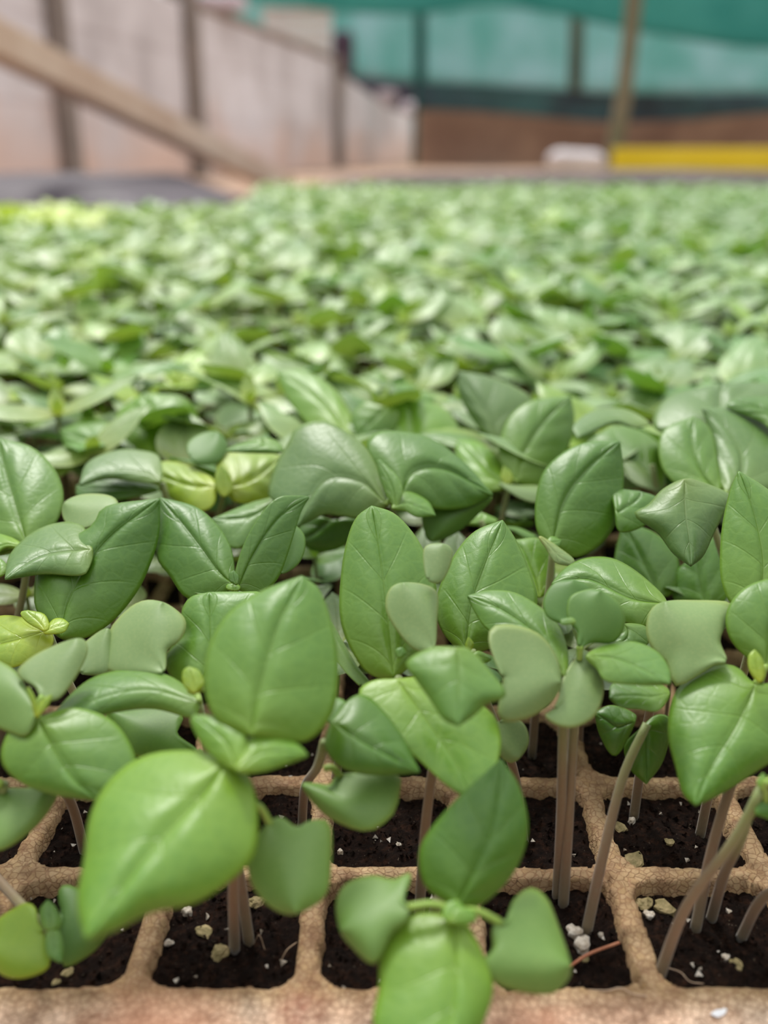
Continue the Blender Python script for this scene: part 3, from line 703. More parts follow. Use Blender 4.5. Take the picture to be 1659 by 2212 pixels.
P('seedling behind the centre with one tall grey-green blade pointing up left', (1085, 965), 0.055, [
  lf('t','b',(1080,968),[(1035,925),(1005,880),(990,840)],(992,803),[(1060,815),(1120,840),(1150,868),(1110,915)], m=[(1050,900),(1020,850)], e=44, a=-8),
  lf('t','m',(1000,970),[(960,965),(920,950)],(905,938),[(960,935),(1020,945),(1048,965),(1048,975)], e=75, push=-.004, rel=.02, nopet=1),
])
P('seedling at the right with a wavy flat leaf above a pale narrow seed leaf', (1410, 1000), 0.058, [
  lf('t','b',(1402,916),[(1370,925),(1330,914),(1285,932)],(1248,946),[(1238,922),(1270,893),(1310,882),(1360,888)], e=74, cu=.02, rel=.02, nopet=1),
  lf('t','g',(1428,1060),[(1360,1030),(1310,985)],(1268,958),[(1320,922),(1380,925),(1425,950),(1435,1010)], e=60, push=.004, nopet=1),
  lf('c','p',(1426,1060),[(1382,1050),(1355,1030)],(1346,1002),[(1370,1002),(1405,1032)], e=66, push=-.002, nopet=1),
])
P('broad glossy seedling at the right edge with overlapping puckered leaves', (1545, 1075), 0.060, [
  lf('t','g',(1552,1066),[(1480,1058),(1435,1020),(1422,965),(1440,925)],(1500,900),[(1535,930),(1550,1000)], e=54, a=-8, rel=.05),
  lf('t','b',(1570,1066),[(1545,1000),(1535,940)],(1517,882),[(1590,885),(1660,920),(1720,980),(1700,1050),(1640,1070)], e=58, a=8, push=-.001),
  lf('t','b',(1560,930),[(1430,935),(1412,900),(1450,855)],(1560,828),[(1660,830),(1700,860),(1660,890)], e=70, push=.03, nopet=1),
  lf('t','d',(1680,930),[(1640,910),(1570,880)],(1590,862),[(1660,858),(1720,870)], e=66, push=.02, nopet=1),
])
P('yellow-green seedling left of centre with a tiny upright tip leaf between two broad ones', (483, 1058), 0.056, [
  lf('t','y',(466,1052),[(462,1090),(430,1105),(385,1085),(340,1055)],(325,1020),[(345,1000),(385,1000),(430,1018),(460,1035)], m=[(400,1045)], e=66, a=-8, rel=.05),
  lf('t','y',(488,1055),[(467,1010),(480,985),(520,975)],(612,985),[(598,1030),(585,1072),(545,1088),(505,1082)], m=[(545,1035)], e=62, a=6, rel=.05),
  lf('y','y',(484,1072),[(467,1055),(466,1025)],(478,1006),[(497,1030),(502,1060)], e=38, small=1, push=-.005),
  lf('y','g',(560,950),[(520,958),(490,972)],(490,975),[(560,978),(614,976),(590,950)], e=80, push=.006, nopet=1),
  lf('c','m',(410,985),[(405,960),(430,940)],(470,935),[(490,965),(470,1000),(430,1003)], e=60, push=.012, nopet=1),
])
P('seedling at the left with a grey-green leaf like an awning over its dark lower leaf', (350, 1040), 0.060, [
  lf('t','b',(345,1040),[(300,1042),(235,1034),(178,1048)],(172,1046),[(190,1000),(250,974),(310,975),(345,990)], e=72, cu=.02, rel=.02, push=-.004, nopet=1),
  lf('t','d',(340,1060),[(260,1080),(175,1078)],(165,1050),[(230,1032),(320,1045)], e=60, push=.004, nopet=1),
])
P('broad vein-marked seedling cut by the left edge of the picture', (62, 1180), 0.056, [
  lf('t','g',(60,1180),[(-30,1200),(-80,1120),(-70,1010),(-30,950)],(0,948),[(70,968),(118,1015),(137,1075),(115,1140)], m=[(35,1100),(10,1010)], e=54, rel=.045),
  lf('t','l',(50,1182),[(0,1190),(-40,1240)],(-60,1180),[(-20,1150),(20,1160)], e=74, push=-.004),
])
P('soft-focus seedling behind the centre with a pale drooping pointed leaf', (755, 950), 0.054, [
  lf('t','l',(752,955),[(700,950),(650,900),(615,850)],(598,803),[(650,800),(710,830),(755,890),(765,935)], m=[(715,890),(660,840)], e=60, a=-8),
  lf('t','g',(830,880),[(790,870),(760,900)],(770,940),[(800,960),(850,930),(860,890)], e=50, push=.01, nopet=1),
])
P('soft-focus seedling behind the centre with a rounded puckered leaf', (900, 965), 0.052, [
  lf('t','l',(885,960),[(830,960),(800,925),(820,890)],(880,865),[(950,878),(990,920),(985,955),(940,965)], e=62, rel=.05),
  lf('t','g',(770,940),[(775,890),(810,860)],(880,845),[(940,860),(900,900),(820,935)], e=62, push=.02, nopet=1),
])
P('soft-focus seedling at the left with a low dome of light leaves', (310, 985), 0.050, [
  lf('t','l',(330,985),[(270,960),(250,900)],(310,850),[(400,860),(430,920),(390,980)], e=56),
  lf('t','g',(300,990),[(220,1010),(150,980)],(130,930),[(200,905),(270,930)], e=64),
])
for a, k in PL: plant(*a, **k)

# ------------------------------------------------------------------ seedlings of the field: prototypes, then copies
def world_leaf(L, Wd, arch, cup, nu, nv, rel, kidney=False, seed=0):
    """a leaf lying along +y from the origin, upper side up"""
    r = random.Random(seed)
    s = np.linspace(0, 1, nu); t = (1 - np.cos(np.pi * s)) / 2 * .75 + s * .25
    if kidney: prof = np.sin(np.pi * t ** 0.8) ** 0.55
    else: prof = np.sin(np.pi * t ** 0.78) ** 0.85 * (1 - 0.12 * t)
    v = np.linspace(-1, 1, nv)
    U = np.repeat(t[:, None], nv, 1); V = np.repeat(v[None], nu, 0)
    X = V * prof[:, None] * Wd / 2
    Y = U * L - (0.25 * L * np.abs(V) ** 1.5 * (1 - U) ** 2 if kidney else 0)
    Z = -arch * L * U ** 2 - cup * Wd * V ** 2 * prof[:, None] + 0.03 * Wd * np.sin(5 * U + 3 * V + r.uniform(0, 6)) 
    Z = Z + relief(U, V, rel * Wd)
    th = arch * 0.8 * U                                # roll the blade over its own arch
    G = np.stack([X, Y * np.cos(th * 0.5), Z], 2)
    a = grid_mesh('x', G, np.stack([U, V * .5 + .5], 2))
    return a
def turn(arr, pitch, yaw, off=(0, 0, 0)):
    v = arr[0]
    cp, sp_ = math.cos(pitch), math.sin(pitch); cy, sy = math.cos(yaw), math.sin(yaw)
    y = v[:, 1] * cp - v[:, 2] * sp_; z = v[:, 1] * sp_ + v[:, 2] * cp; x = v[:, 0]
    return [np.stack([x * cy - y * sy, x * sy + y * cy, z], 1) + np.array(off), arr[1], arr[2]]
def plant_arrays(seed, res):
    """list of (part name, arrays, tone) of one seedling, root at the origin"""
    r = random.Random(seed); nu, nv = res
    h = 0.052 + r.uniform(-.004, .004); out = []
    lean = np.array([r.uniform(-.004, .004), r.uniform(-.004, .004), 0])
    k = 6 if nu > 12 else 4
    out.append(('stem', tube_arrays(spline([(0, 0, -.006), lean * .4 + (0, 0, h * .4), lean + (0, 0, h)], 7 if nu > 12 else 3), 0.0010, k), (0.22, 0.17, 0.08)))
    yaw = r.uniform(0, 6.28)
    for i in range(2):                                          # the big pair
        L = r.uniform(.029, .037)
        a = world_leaf(L, L * r.uniform(.62, .76), r.uniform(.12, .34), r.uniform(.02, .14), nu, nv, .038, seed=r.random())
        out.append(('leaf', turn(a, r.uniform(.0, .85), yaw + i * math.pi + r.uniform(-.3, .3), lean + (0, 0, h)), None))
    for i in range(2):                                          # seed leaves lower down
        L = r.uniform(.013, .018)
        a = world_leaf(L, L * 1.25, .1, .05, nu, nv, 0, True, seed=r.random())
        y2 = yaw + math.pi / 2 + i * math.pi + r.uniform(-.3, .3)
        o = lean + (-math.sin(y2) * .006, math.cos(y2) * .006, h - r.uniform(.006, .012))
        out.append(('seed_leaf', turn(a, r.uniform(.0, .5), y2, o), None))
    for i in range(2):                                          # tiny tip leaves
        L = r.uniform(.006, .013)
        a = world_leaf(L, L * .5, -.1, -.1, max(6, nu // 2), max(5, nv // 2), .02, seed=r.random())
        out.append(('young_leaf', turn(a, r.uniform(.5, 1.1), yaw + math.pi / 2 + i * math.pi, lean + (0, 0, h)), None))
    return out
def field_tone(r, x, y):
    g = np.array([0.215, 0.365, 0.145]) if r.random() < .8 else np.array([0.11, 0.27, 0.06])
    if r.random() < .10: g = np.array([0.24, 0.42, 0.07])
    if y > 1.42 and x / y < -0.27 + r.uniform(-.05, .02): g = np.array([0.40, 0.58, 0.14])           # sunlit patch in the far left corner, painted as lighter leaf colour
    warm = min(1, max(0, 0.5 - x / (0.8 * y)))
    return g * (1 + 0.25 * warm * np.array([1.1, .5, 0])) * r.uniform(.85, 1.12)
FL = {'field row': 'basil seedling in the thick blurred rows of the bed behind the sharply focused ones'}
protos = []
def build_proto(i):
    e = thing('basil_seedling', (0, 0, 0), None, 'basil seedling', 'blurred basil seedlings of the middle rows')
    for nm, arr, tn in plant_arrays(100 + i, (18, 13)):
        m = M['stem'] if nm == 'stem' else (M['coty'] if nm == 'seed_leaf' else M['leaf'])
        o = make_obj(nm, arr, m, e)
    return e
spots = []
r3 = random.Random(11)
row = 0; yy = 0.345
while yy < 3.2:
    hw = 0.43 * yy + 0.06
    xx = -hw + r3.uniform(0, .03)
    while xx < hw:
        x = xx + r3.uniform(-.009, .009); y = yy + r3.uniform(-.009, .009)
        # the left part of the bed ends sooner than the right
        lim = 1.85 if x < -0.22 * 1.0 - (y - 1.8) * 0.12 else 3.1
        if y < lim: spots.append((x, y))
        xx += 0.0285
    yy += 0.028; row += 1
n_ind = 300 - len(PL) - 52
ind, rest = spots[:n_ind], spots[n_ind:]
for yy in np.arange(0.175, 0.80, 0.032):                       # the crop goes on to both sides of the view
    for sg in (-1, 1):
        for xx in np.arange(0.43 * yy + 0.065, 0.43 * yy + 0.26, 0.031): rest.append((sg * xx + r3.uniform(-.006, .006), yy + r3.uniform(-.006, .006)))
fill = []                                                      # shorter ones that fill the focused rows from below
for yy in np.arange(0.238, 0.345, 0.030):
    hw = 0.43 * yy + 0.02
    for xx in np.arange(-hw, hw, 0.026):
        fill.append((xx + r3.uniform(-.006, .006), yy + r3.uniform(-.006, .006)))
fill = fill[:52]
def place(i, x, y, s, label, group, root):
    if i < 8:
        e = build_proto(i); protos.append(e)
    else:
        p = protos[i % 8]; e = p.copy(); col.objects.link(e)
        for ch in list(p.children):
            c = ch.copy(); col.objects.link(c); c.parent = e
    e.location = (x, y, soil_z(x, y)); e.rotation_euler = (0, 0, r3.uniform(0, 6.28)); e.scale = (s, s, s)
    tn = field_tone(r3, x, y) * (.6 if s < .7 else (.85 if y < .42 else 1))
    for ch in e.children:
        c = tn * r3.uniform(.92, 1.08)
        if 'seed_leaf' in ch.name: c = c * (1.25, 1.15, 1.5)
        if 'young' in ch.name: c = c * (1.4, 1.25, .9)
        ch.color = (*c, 1)
    e['label'] = label; e['category'] = 'basil seedling'; e['group'] = group
    return e
k = 0
for x, y in ind:
    place(k, x, y, r3.uniform(.93, 1.15), FL['field row'], 'blurred basil seedlings of the middle rows', None); k += 1
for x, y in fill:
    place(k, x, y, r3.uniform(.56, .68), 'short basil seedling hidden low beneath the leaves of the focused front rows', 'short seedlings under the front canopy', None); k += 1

# the many hundreds behind them: one object, leaf by leaf
variants = [plant_arrays(500 + i, (9, 7)) for i in range(10)]
VV, FF, UU, CC = [], [], [], []; off = 0
for (x, y) in rest:
    pa = variants[r3.randrange(10)]; a = r3.uniform(0, 6.28); s = r3.uniform(.98, 1.28); ca, sa = math.cos(a) * s, math.sin(a) * s
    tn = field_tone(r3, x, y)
    for nm, (v, f, u), c0 in pa:
        if nm == 'stem' and y > 0.9: continue
        c = np.array(c0) if c0 else tn * r3.uniform(.9, 1.1) * ((1.2, 1.1, 1.5) if nm == 'seed_leaf' else (1, 1, 1))
        VV.append(np.stack([v[:, 0] * ca - v[:, 1] * sa + x, v[:, 0] * sa + v[:, 1] * ca + y, v[:, 2] * s + SOIL_Z], 1))
        FF += [tuple(i + off for i in q) for q in f]; UU.append(u); CC.append(np.repeat([[*c, 1.0]], len(v), 0)); off += len(v)
far = make_obj('basil_seedlings', [np.vstack(VV), FF, np.vstack(UU)], M['field'])
at_ = far.data.color_attributes.new(name='tint', type='FLOAT_COLOR', domain='POINT')
at_.data.foreach_set('color', np.vstack(CC).astype(np.float32).ravel())
tag(far, 'hazy carpet of light green basil seedlings filling the far part of the bed', 'basil seedlings', kind='stuff')

# ------------------------------------------------------------------ grit on the soil
def pebble(name, px, py, size, mat, label, cat, group=None, flat=.8, seed=0, zoff=.0):
    r = np.random.RandomState(seed)
    p = on_z(px, py, SOIL_Z + 0.001)
    p[2] = soil_z(p[0], p[1])
    V = []; nth, nph = 9, 12
    ph = r.uniform(0, 6, 6)
    for i in range(nth + 1):
        th = math.pi * i / nth
        for j in range(nph):
            a = 2 * math.pi * j / nph
            d = 1 + .16 * math.sin(3 * a + ph[0]) * math.sin(th) + .13 * math.sin(2 * th * 2 + ph[1]) + .12 * math.sin(5 * a + 3 * th + ph[2]) * math.sin(th)
            d = round(d * 7) / 7 * .5 + d * .5
            V.append((size * d * math.sin(th) * math.cos(a), size * d * math.sin(th) * math.sin(a) * .8, size * flat * d * math.cos(th)))
    F = [(i * nph + j, i * nph + (j + 1) % nph, (i + 1) * nph + (j + 1) % nph, (i + 1) * nph + j)[::-1] for i in range(nth) for j in range(nph)]
    o = make_obj(name, [np.array(V), F, None], mat, smooth=False)
    o.location = (p[0], p[1], p[2] + size * flat * .55 + zoff); o.rotation_euler = (0, 0, r.uniform(0, 6))
    return tag(o, label, cat, group)
pebs = [
 ('perlite_grain', 1240, 2012, .00190, 'perlite', 'whitish perlite grain at the foot of the pink stem, upper of two touching ones'),
 ('perlite_grain', 1258, 2045, .00210, 'perlite', 'larger grey-white perlite grain just below the one touching it'),
 ('perlite_grain', 1387, 2053, .00095, 'perlite', 'small round white perlite grain in the middle of the lower right cell'),
 ('perlite_grain', 1567, 2070, .00100, 'perlite', 'tiny bluish-white perlite grain near the right edge'),
 ('perlite_grain', 1402, 1975, .00125, 'perlite', 'white perlite grain beneath the pale leaf litter behind the leaning stem'),
 ('perlite_grain', 1298, 2016, .00080, 'perlite', 'faint white perlite grain between the pink stem and the divider'),
 ('perlite_grain', 364, 2032, .00100, 'perlite', 'pinkish perlite grain beside the divider in the lower left cell'),
 ('perlite_grain', 405, 1968, .00130, 'perlite', 'cream perlite grain under the edge of the large hanging leaf'),
 ('perlite_grain', 628, 2165, .0008, 'perlite', None),
 ('bark_chip', 440, 2002, .00200, 'chip', 'olive-brown bark chip in the lower left cell, upper one'),
 ('bark_chip', 475, 2055, .00230, 'chip', 'brown bark chip beside the stems in the lower left cell'),
 ('bark_chip', 555, 1952, .00200, 'chip', 'pale yellowish bark chip behind the three stems'),
 ('bark_chip', 1435, 1955, .00260, 'chip', 'brown rounded bark chip behind the leaning stem'),
 ('bark_chip', 1392, 1950, .00210, 'chip', 'yellowish-white leaf flake left of the brown chip'),
 ('bark_chip', 1262, 2072, .00110, 'chip', 'small yellow-brown chip resting by the red twig'),
 ('bark_chip', 1590, 2085, .00150, 'chip', 'greenish chip of bark near the right edge of the soil'),
 ('bark_chip', 1395, 2085, .00130, 'chip', 'dull brown chip below the small white grain'),
 ('bark_chip', 1345, 2010, .00170, 'chip', 'mossy chip at the near end of the right divider'),
 ('bark_chip', 145, 2092, .00130, 'chip', 'light chip beneath the small seedling at the lower left'),
 ('bark_chip', 120, 2118, .00110, 'chip', 'tan chip close to the rim at the lower left'),
 ('perlite_grain', 735, 1838, .0009, 'perlite', 'white grain in the dark second-row cell left of the brown stem'),
 ('perlite_grain', 860, 1828, .0009, 'perlite', 'white grain in the dark second-row cell right of the brown stem'),
 ('bark_chip', 1340, 1790, .0019, 'chip', 'greenish chip in the dark second-row cell behind the pink stem'),
 ('perlite_grain', 1365, 1775, .0012, 'perlite', 'dim white grain right of the greenish chip in the second row'),
 ('bark_chip', 1445, 1822, .0014, 'chip', 'round yellowish chip deep in the second-row cell at the right'),
 ('bark_chip', 1370, 1850, .0030, 'chip', 'long pale green flake lying across the divider crossing'),
 ('bark_chip', 1545, 1700, .0012, 'chip', None),
]
for i, (nm, px, py, s, m, lb) in enumerate(pebs):
    if lb is None: continue
    pebble(nm, px, py, s, M[m], lb, 'perlite grain' if m == 'perlite' else 'bark chip', None, .8 if m == 'perlite' else .45, seed=i)
# countless crumbs of peat and grit
rs = np.random.RandomState(4); V, F, o = [], [], 0; V2, F2, o2 = [], [], 0
tet = np.array([(1, 1, 1), (-1, -1, 1), (-1, 1, -1), (1, -1, -1)], float); tf = [(0, 2, 1), (0, 1, 3), (0, 3, 2), (1, 2, 3)]
for _ in range(9000):
    x, y = rs.uniform(-.135, .125), rs.uniform(.150, .30)
    gx = abs((x - X0 + PIT / 2) % PIT - PIT / 2); gy = abs((y - Y0 + PIT / 2) % PIT - PIT / 2)
    if min(gx, gy) < .0042: continue
    s = rs.uniform(.00015, .0006) ; Rm = np.linalg.qr(rs.randn(3, 3))[0]
    p = tet @ Rm * s * rs.uniform(.5, 1.2, 3) + (x, y, soil_z(x, y) + 0.0006)
    if rs.rand() < .05:
        V2.append(p * 1.0); F2 += [tuple(i + o2 for i in q) for q in tf]; o2 += 4
    else:
        V.append(p); F += [tuple(i + o for i in q) for q in tf]; o += 4
tag(make_obj('peat_crumbs', [np.vstack(V), F, None], M['soil'], smooth=False), 'countless dark peat crumbs strewn over the soil of the front cells', 'peat crumbs', kind='stuff')
tag(make_obj('grit', [np.vstack(V2), F2, None], M['perlite'], smooth=False), 'countless specks of whitish grit glinting on the dark soil', 'grit', kind='stuff')
def wire(name, pts, rad, mat, label, cat):
    P_ = [on_z(px, py, z) for px, py, z in pts]
    o_ = P_[0].copy(); a = tube_arrays(spline([p - o_ for p in P_], 24), rad, 7)
    ob = make_obj(name, a, mat); ob.location = o_; return tag(ob, label, cat)
wire('twig', [(1218, 2098, -.0035), (1270, 2062, -.0015), (1338, 2036, -.0005)], .00035, M['twig'], 'thin red-brown twig lying on the soil of the lower right cell', 'twig')
wire('root_hair', [(1262, 2138, -.002), (1310, 2140, .0003), (1340, 2134, .0008), (1365, 2146, .0008), (1398, 2152, .0006)], .00016, M['root'], 'pale curly root fibre lying over the inner edge of the rim', 'root fibre')
wire('root_hair', [(1440, 2090, -.003), (1470, 2100, -.0015), (1490, 2120, -.0015), (1520, 2125, -.002)], .00009, M['root'], 'fine curved root fibre right of the leaning stem', 'root fibre')
wire('root_hair', [(607, 2075, -.003), (620, 2052, -.001), (640, 2036, -.002)], .00010, M['root'], 'fine root fibre curling beside the divider in the lower left cell', 'root fibre')
wire('root_hair', [(548, 2040, -.003), (560, 2020, .001), (572, 2052, -.002)], .00008, M['root'], 'hair-thin root fibre looping at the foot of the three stems', 'root fibre')
tg = pebble('paint_fleck', 1553, 2192, .0011, simple('white_paint', [(0.4, (0.75, 0.75, 0.78)), (0.6, (0.85, 0.85, 0.86))], 200, 0.5), 'white fleck stuck to the tray rim at the lower right', 'fleck', None, .3, 77)
p_ = on_z(1553, 2192, 0.0); tg.location = (p_[0], p_[1], 0.0004); tg.scale = (.7, 2.0, 1)

# ------------------------------------------------------------------ the blurred yard behind the bed
def flat(name, c0, c1, scale, rough=.9): return simple(name, [(0.35, c0), (0.65, c1)], scale, rough)
# precast concrete boundary wall running away to the right
def concrete():
    N_ = N('concrete_panel'); tco = N_.n('ShaderNodeTexCoord').outputs['Object']
    sx = N_.n('ShaderNodeSeparateXYZ'); N_.l(tco, sx.inputs[0])
    n = N_.noise(tco, 1.1, 4)
    c = N_.ramp(n, [(0.32, (0.55, 0.51, 0.52)), (0.5, (0.75, 0.71, 0.73)), (0.66, (0.86, 0.83, 0.87))])
    # soil splashed up the foot of the wall
    h = N_.math('ADD', sx.outputs[2], N_.math('MULTIPLY', N_.math('SUBTRACT', N_.noise(tco, 1.6, 3), .5), 1.1))
    f = N_.ramp(h, [(0.05, (1, 1, 1)), (0.60, (0, 0, 0))])
    c = N_.mix(N_.math('MULTIPLY', f, .75), c, (0.84, 0.58, 0.46))
    p = N_.n('ShaderNodeBsdfPrincipled'); N_.l(c, p.inputs['Base Color']); p.inputs['Roughness'].default_value = .9
    N_.l(p.outputs[0], N_.out.inputs[0]); return N_.m
M['wall'] = concrete(); M['post'] = flat('weathered_post', (0.23, 0.20, 0.18), (0.32, 0.27, 0.24), 6)
A = np.array([-1.805, 9.8]); dr = np.array([.181, 1.0]); dr /= np.linalg.norm(dr); WH = 1.49
start = A - dr * 7.0; n_pan = 7; PLN = 2.60
def wall_pt(s, off=0): q = A + dr * s + np.array([dr[1], -dr[0]]) * off; return q
def seg(s0, s1, z0, z1, th, off=0):
    a, b = wall_pt(s0, off), wall_pt(s1, off); t = np.array([-dr[1], dr[0]]) * th
    v = np.array([(*a, z0), (*b, z0), (*(b + t), z0), (*(a + t), z0), (*a, z1), (*b, z1), (*(b + t), z1), (*(a + t), z1)])
    return [v, [(0, 3, 2, 1), (4, 5, 6, 7), (0, 1, 5, 4), (1, 2, 6, 5), (2, 3, 7, 6), (3, 0, 4, 7)], None]
def cat_(L):
    V, F, o = [], [], 0
    for v, f, _ in L: V.append(v); F += [tuple(i + o for i in q) for q in f]; o += len(v)
    return [np.vstack(V), F, None]
joints = [0, .53, 1.06, WH]
panels = []
for j in range(3):
    panels.append(seg(-7.5, 6.1, -.05 + joints[j], -.05 + joints[j + 1] - .012, .06, 0))
wl = make_obj('wall_left', cat_(panels + [seg(-7.5, 6.1, -.05, -.05 + WH - .02, .04, -.01)]), M['wall'], smooth=False); tag(wl, kind='structure')
w2 = []
def sloped(s0, s1, z0, za, zb, th=.06):
    v, f, _ = seg(s0, s1, z0, za, th); v = v.copy(); v[[5, 6], 2] = zb; return [v, f, None]
w2 += [sloped(6.1, 10.5, -.05, .45, .40), sloped(10.5, 15, -.05, .40, .38), sloped(6.1, 10.5, .46, 1.33, 1.0), sloped(10.5, 15, .46, 1.0, .93)]
wb = make_obj('wall_back', cat_(w2 + [seg(6.1, 15, -.05, .9, .04, -.01)]), M['wall'], smooth=False); tag(wb, kind='structure')
posts = [(-2.55, .17, WH + .15, 'dark upright post of the concrete wall near the left edge'), (0, .22, WH + .15, 'dark post where the wall top comes into view, left of the shed'),
         (6.02, .30, WH + .06, 'wide dark post ending the high wall, just left of the green netting')]
for s, w, h, lb in posts:
    o_ = make_obj('fence_post', seg(s - w / 2, s + w / 2, -.05, -.05 + h, .26, .1), M['post'], smooth=False)
    tag(bevel(o_, .015), lb, 'post')
cop = make_obj('coping', seg(.1, 5.9, -.05 + WH, -.05 + WH + .06, .12, .03), flat('coping_stone', (0.28, 0.22, 0.19), (0.36, 0.29, 0.25), 5), smooth=False)
tag(bevel(cop, .01), 'narrow brown coping along the top of the concrete wall', 'coping')

# the slanting pole
A0 = at(618, 408, 6.0); A0[2] = -.03; B0 = at(-60, 62, 3.4); dd = B0 - A0; B0 = A0 + dd * 1.45
pole = make_obj('wooden_beam', beam_arrays(A0, B0, .105, .11), flat('pale_timber', (0.60, 0.44, 0.33), (0.74, 0.60, 0.48), 3), smooth=False)
tag(bevel(pole, .006), 'long pale timber beam slanting down from the left edge to the ground behind the bed', 'beam')

# dark plastic ground cover behind the bed, uneven
def sheet(name, x0, x1, y0, y1, z, amp, mat, label, cat, seed, sc=1.5):
    xs = np.linspace(x0, x1, 50); ys = np.linspace(y0, y1, 30); X, Y = np.meshgrid(xs, ys, indexing='ij')
    e = np.minimum.reduce([(X - x0) / (x1 - x0), (x1 - X) / (x1 - x0), (Y - y0) / (y1 - y0), (y1 - Y) / (y1 - y0)]) * 9
    Z = -.05 + np.clip(e, 0, 1) * (z + amp * (0.6 + noise2(X * sc, Y * sc, seed)))
    Z = np.maximum(Z, -.046)
    n, m = X.shape; I = np.arange(n * m).reshape(n, m)
    F = [tuple(map(int, f)) for f in np.stack([I[:-1, :-1], I[1:, :-1], I[1:, 1:], I[:-1, 1:]], 2).reshape(-1, 4)]
    V = np.stack([X, Y, Z], 2).reshape(-1, 3); k = len(V)
    o_ = make_obj(name, [V, F, None], mat); sm = o_.modifiers.new('thickness', 'SOLIDIFY'); sm.thickness = .003; sm.offset = 1
    return tag(o_, label, cat)
sheet('ground_cover', -3.4, -.66, 3.3, 5.0, .100, .03, flat('dark_ground_cover', (0.035, 0.028, 0.040), (0.10, 0.08, 0.095), 2.2, .6), 'dark purplish plastic sheet heaped between the bed and the wall at the left', 'ground cover', 31)
sheet('gravel_bank', -.62, 5.0, 4.3, 5.7, .105, .014, flat('grey_gravel', (0.06, 0.05, 0.05), (0.15, 0.12, 0.12), 2.5, .9), 'dull grey-brown gravel bank right behind the far end of the bed', 'gravel', 32)
# brown earth bank / low brick wall at the back
bank = make_obj('brick_wall', [*[q for q in box_arrays((.55, 16.6, -.05), (14, 17.0, .80))][:2], None], simple('red_brown_brick', [(0.35, (0.30, 0.19, 0.14)), (0.6, (0.42, 0.28, 0.20))], 1.2, .95), smooth=False)
tag(bank, 'long low brown brick wall under the dark netting at the back right', 'wall')
# yellow board
yb0 = at(1322, 345, 11.0); 
yel = make_obj('yellow_board', beam_arrays((yb0[0], 11.0, .082 + CH - CH), (yb0[0] + 3.4, 10.2, .082), .05, .255), flat('yellow_paint', (0.84, 0.66, 0.02), (0.90, 0.74, 0.05), 2, .5), smooth=False)
tag(bevel(yel, .008), 'long bright yellow board standing on the ground at the right edge', 'board')
wb_ = make_obj('white_sack', tube_arrays(spline([(0, 0, 0), (.15, 0, .02), (.45, .02, .0), (.70, 0, .01)], 12), [.05, .10, .12, .125, .12, .125, .13, .12, .125, .12, .10, .05], 12), flat('white_plastic', (0.62, 0.58, 0.60), (0.72, 0.68, 0.70), 3, .5))
q = at(1182, 350, 12.5); wb_.location = (q[0], 12.5, .065); tag(wb_, 'pale whitish sack lying left of the yellow board', 'sack')
pl_ = make_obj('plank', beam_arrays((at(1185, 355, 11.6)[0], 11.6, -.02), (at(1315, 350, 11.2)[0], 11.2, -.02), .25, .05), flat('cream_plank', (0.62, 0.50, 0.33), (0.7, 0.58, 0.4), 3), smooth=False)
tag(bevel(pl_, .005), 'cream plank on the ground in front of the white sack', 'plank')

# shade netting: wavy hanging cloth
def netmat(name, c, alpha, c2=None):
    N_ = N(name); tco = N_.n('ShaderNodeTexCoord').outputs['Object']
    col_ = N_.ramp(N_.noise(tco, .9, 3), [(0.35, c), (0.65, c2 or tuple(q * 1.25 for q in c))])
    d = N_.n('ShaderNodeBsdfDiffuse'); N_.l(col_, d.inputs[0]); tl = N_.n('ShaderNodeBsdfTranslucent'); N_.l(col_, tl.inputs[0])
    m1 = N_.n('ShaderNodeMixShader'); m1.inputs[0].default_value = .45; N_.l(d.outputs[0], m1.inputs[1]); N_.l(tl.outputs[0], m1.inputs[2])
    tp = N_.n('ShaderNodeBsdfTransparent'); m2 = N_.n('ShaderNodeMixShader'); m2.inputs[0].default_value = 1 - alpha
    N_.l(m1.outputs[0], m2.inputs[1]); N_.l(tp.outputs[0], m2.inputs[2]); N_.l(m2.outputs[0], N_.out.inputs[0]); return N_.m
def curtain(name, pts_lo, pts_hi, fold, mat, label, n=90, seed=0, nz=14):
    """cloth between a lower and an upper 3-D line, with folds"""
    lo = spline(pts_lo, n); hi = spline(pts_hi, n)
    v = np.linspace(0, 1, nz); G = lo[:, None] + (hi - lo)[:, None] * v[None, :, None]
    s = np.linspace(0, 1, n)[:, None]
    G[..., 1] += fold * (noise2(s * 30 + v[None] * 1.5, v[None] * 3 + s, seed)) * (0.3 + 0.7 * v[None])
    I = np.arange(n * nz).reshape(n, nz)
    F = [tuple(map(int, f)) for f in np.stack([I[:-1, :-1], I[1:, :-1], I[1:, 1:], I[:-1, 1:]], 2).reshape(-1, 4)]
    o_ = make_obj(name, [G.reshape(-1, 3), F, None], mat); sm = o_.modifiers.new('thickness', 'SOLIDIFY'); sm.thickness = .004
    return tag(o_, label, 'netting')
tl = lambda px, py, D: tuple(at(px, py, D))
curtain('shade_net', [tl(430, 92, 21), tl(760, 162, 20.5), tl(1000, 187, 20), tl(1250, 203, 20), tl(1700, 207, 20), tl(2300, 200, 20)],
        [tl(430, -160, 21), tl(760, -160, 20.5), tl(1000, -160, 20), tl(1250, -160, 20), tl(1700, -160, 20), tl(2300, -160, 20)], .25,
        netmat('green_shade_net', (0.26, 0.58, 0.54), .96, (0.50, 0.72, 0.74)), 'pale teal shade netting hanging across the back', seed=3)
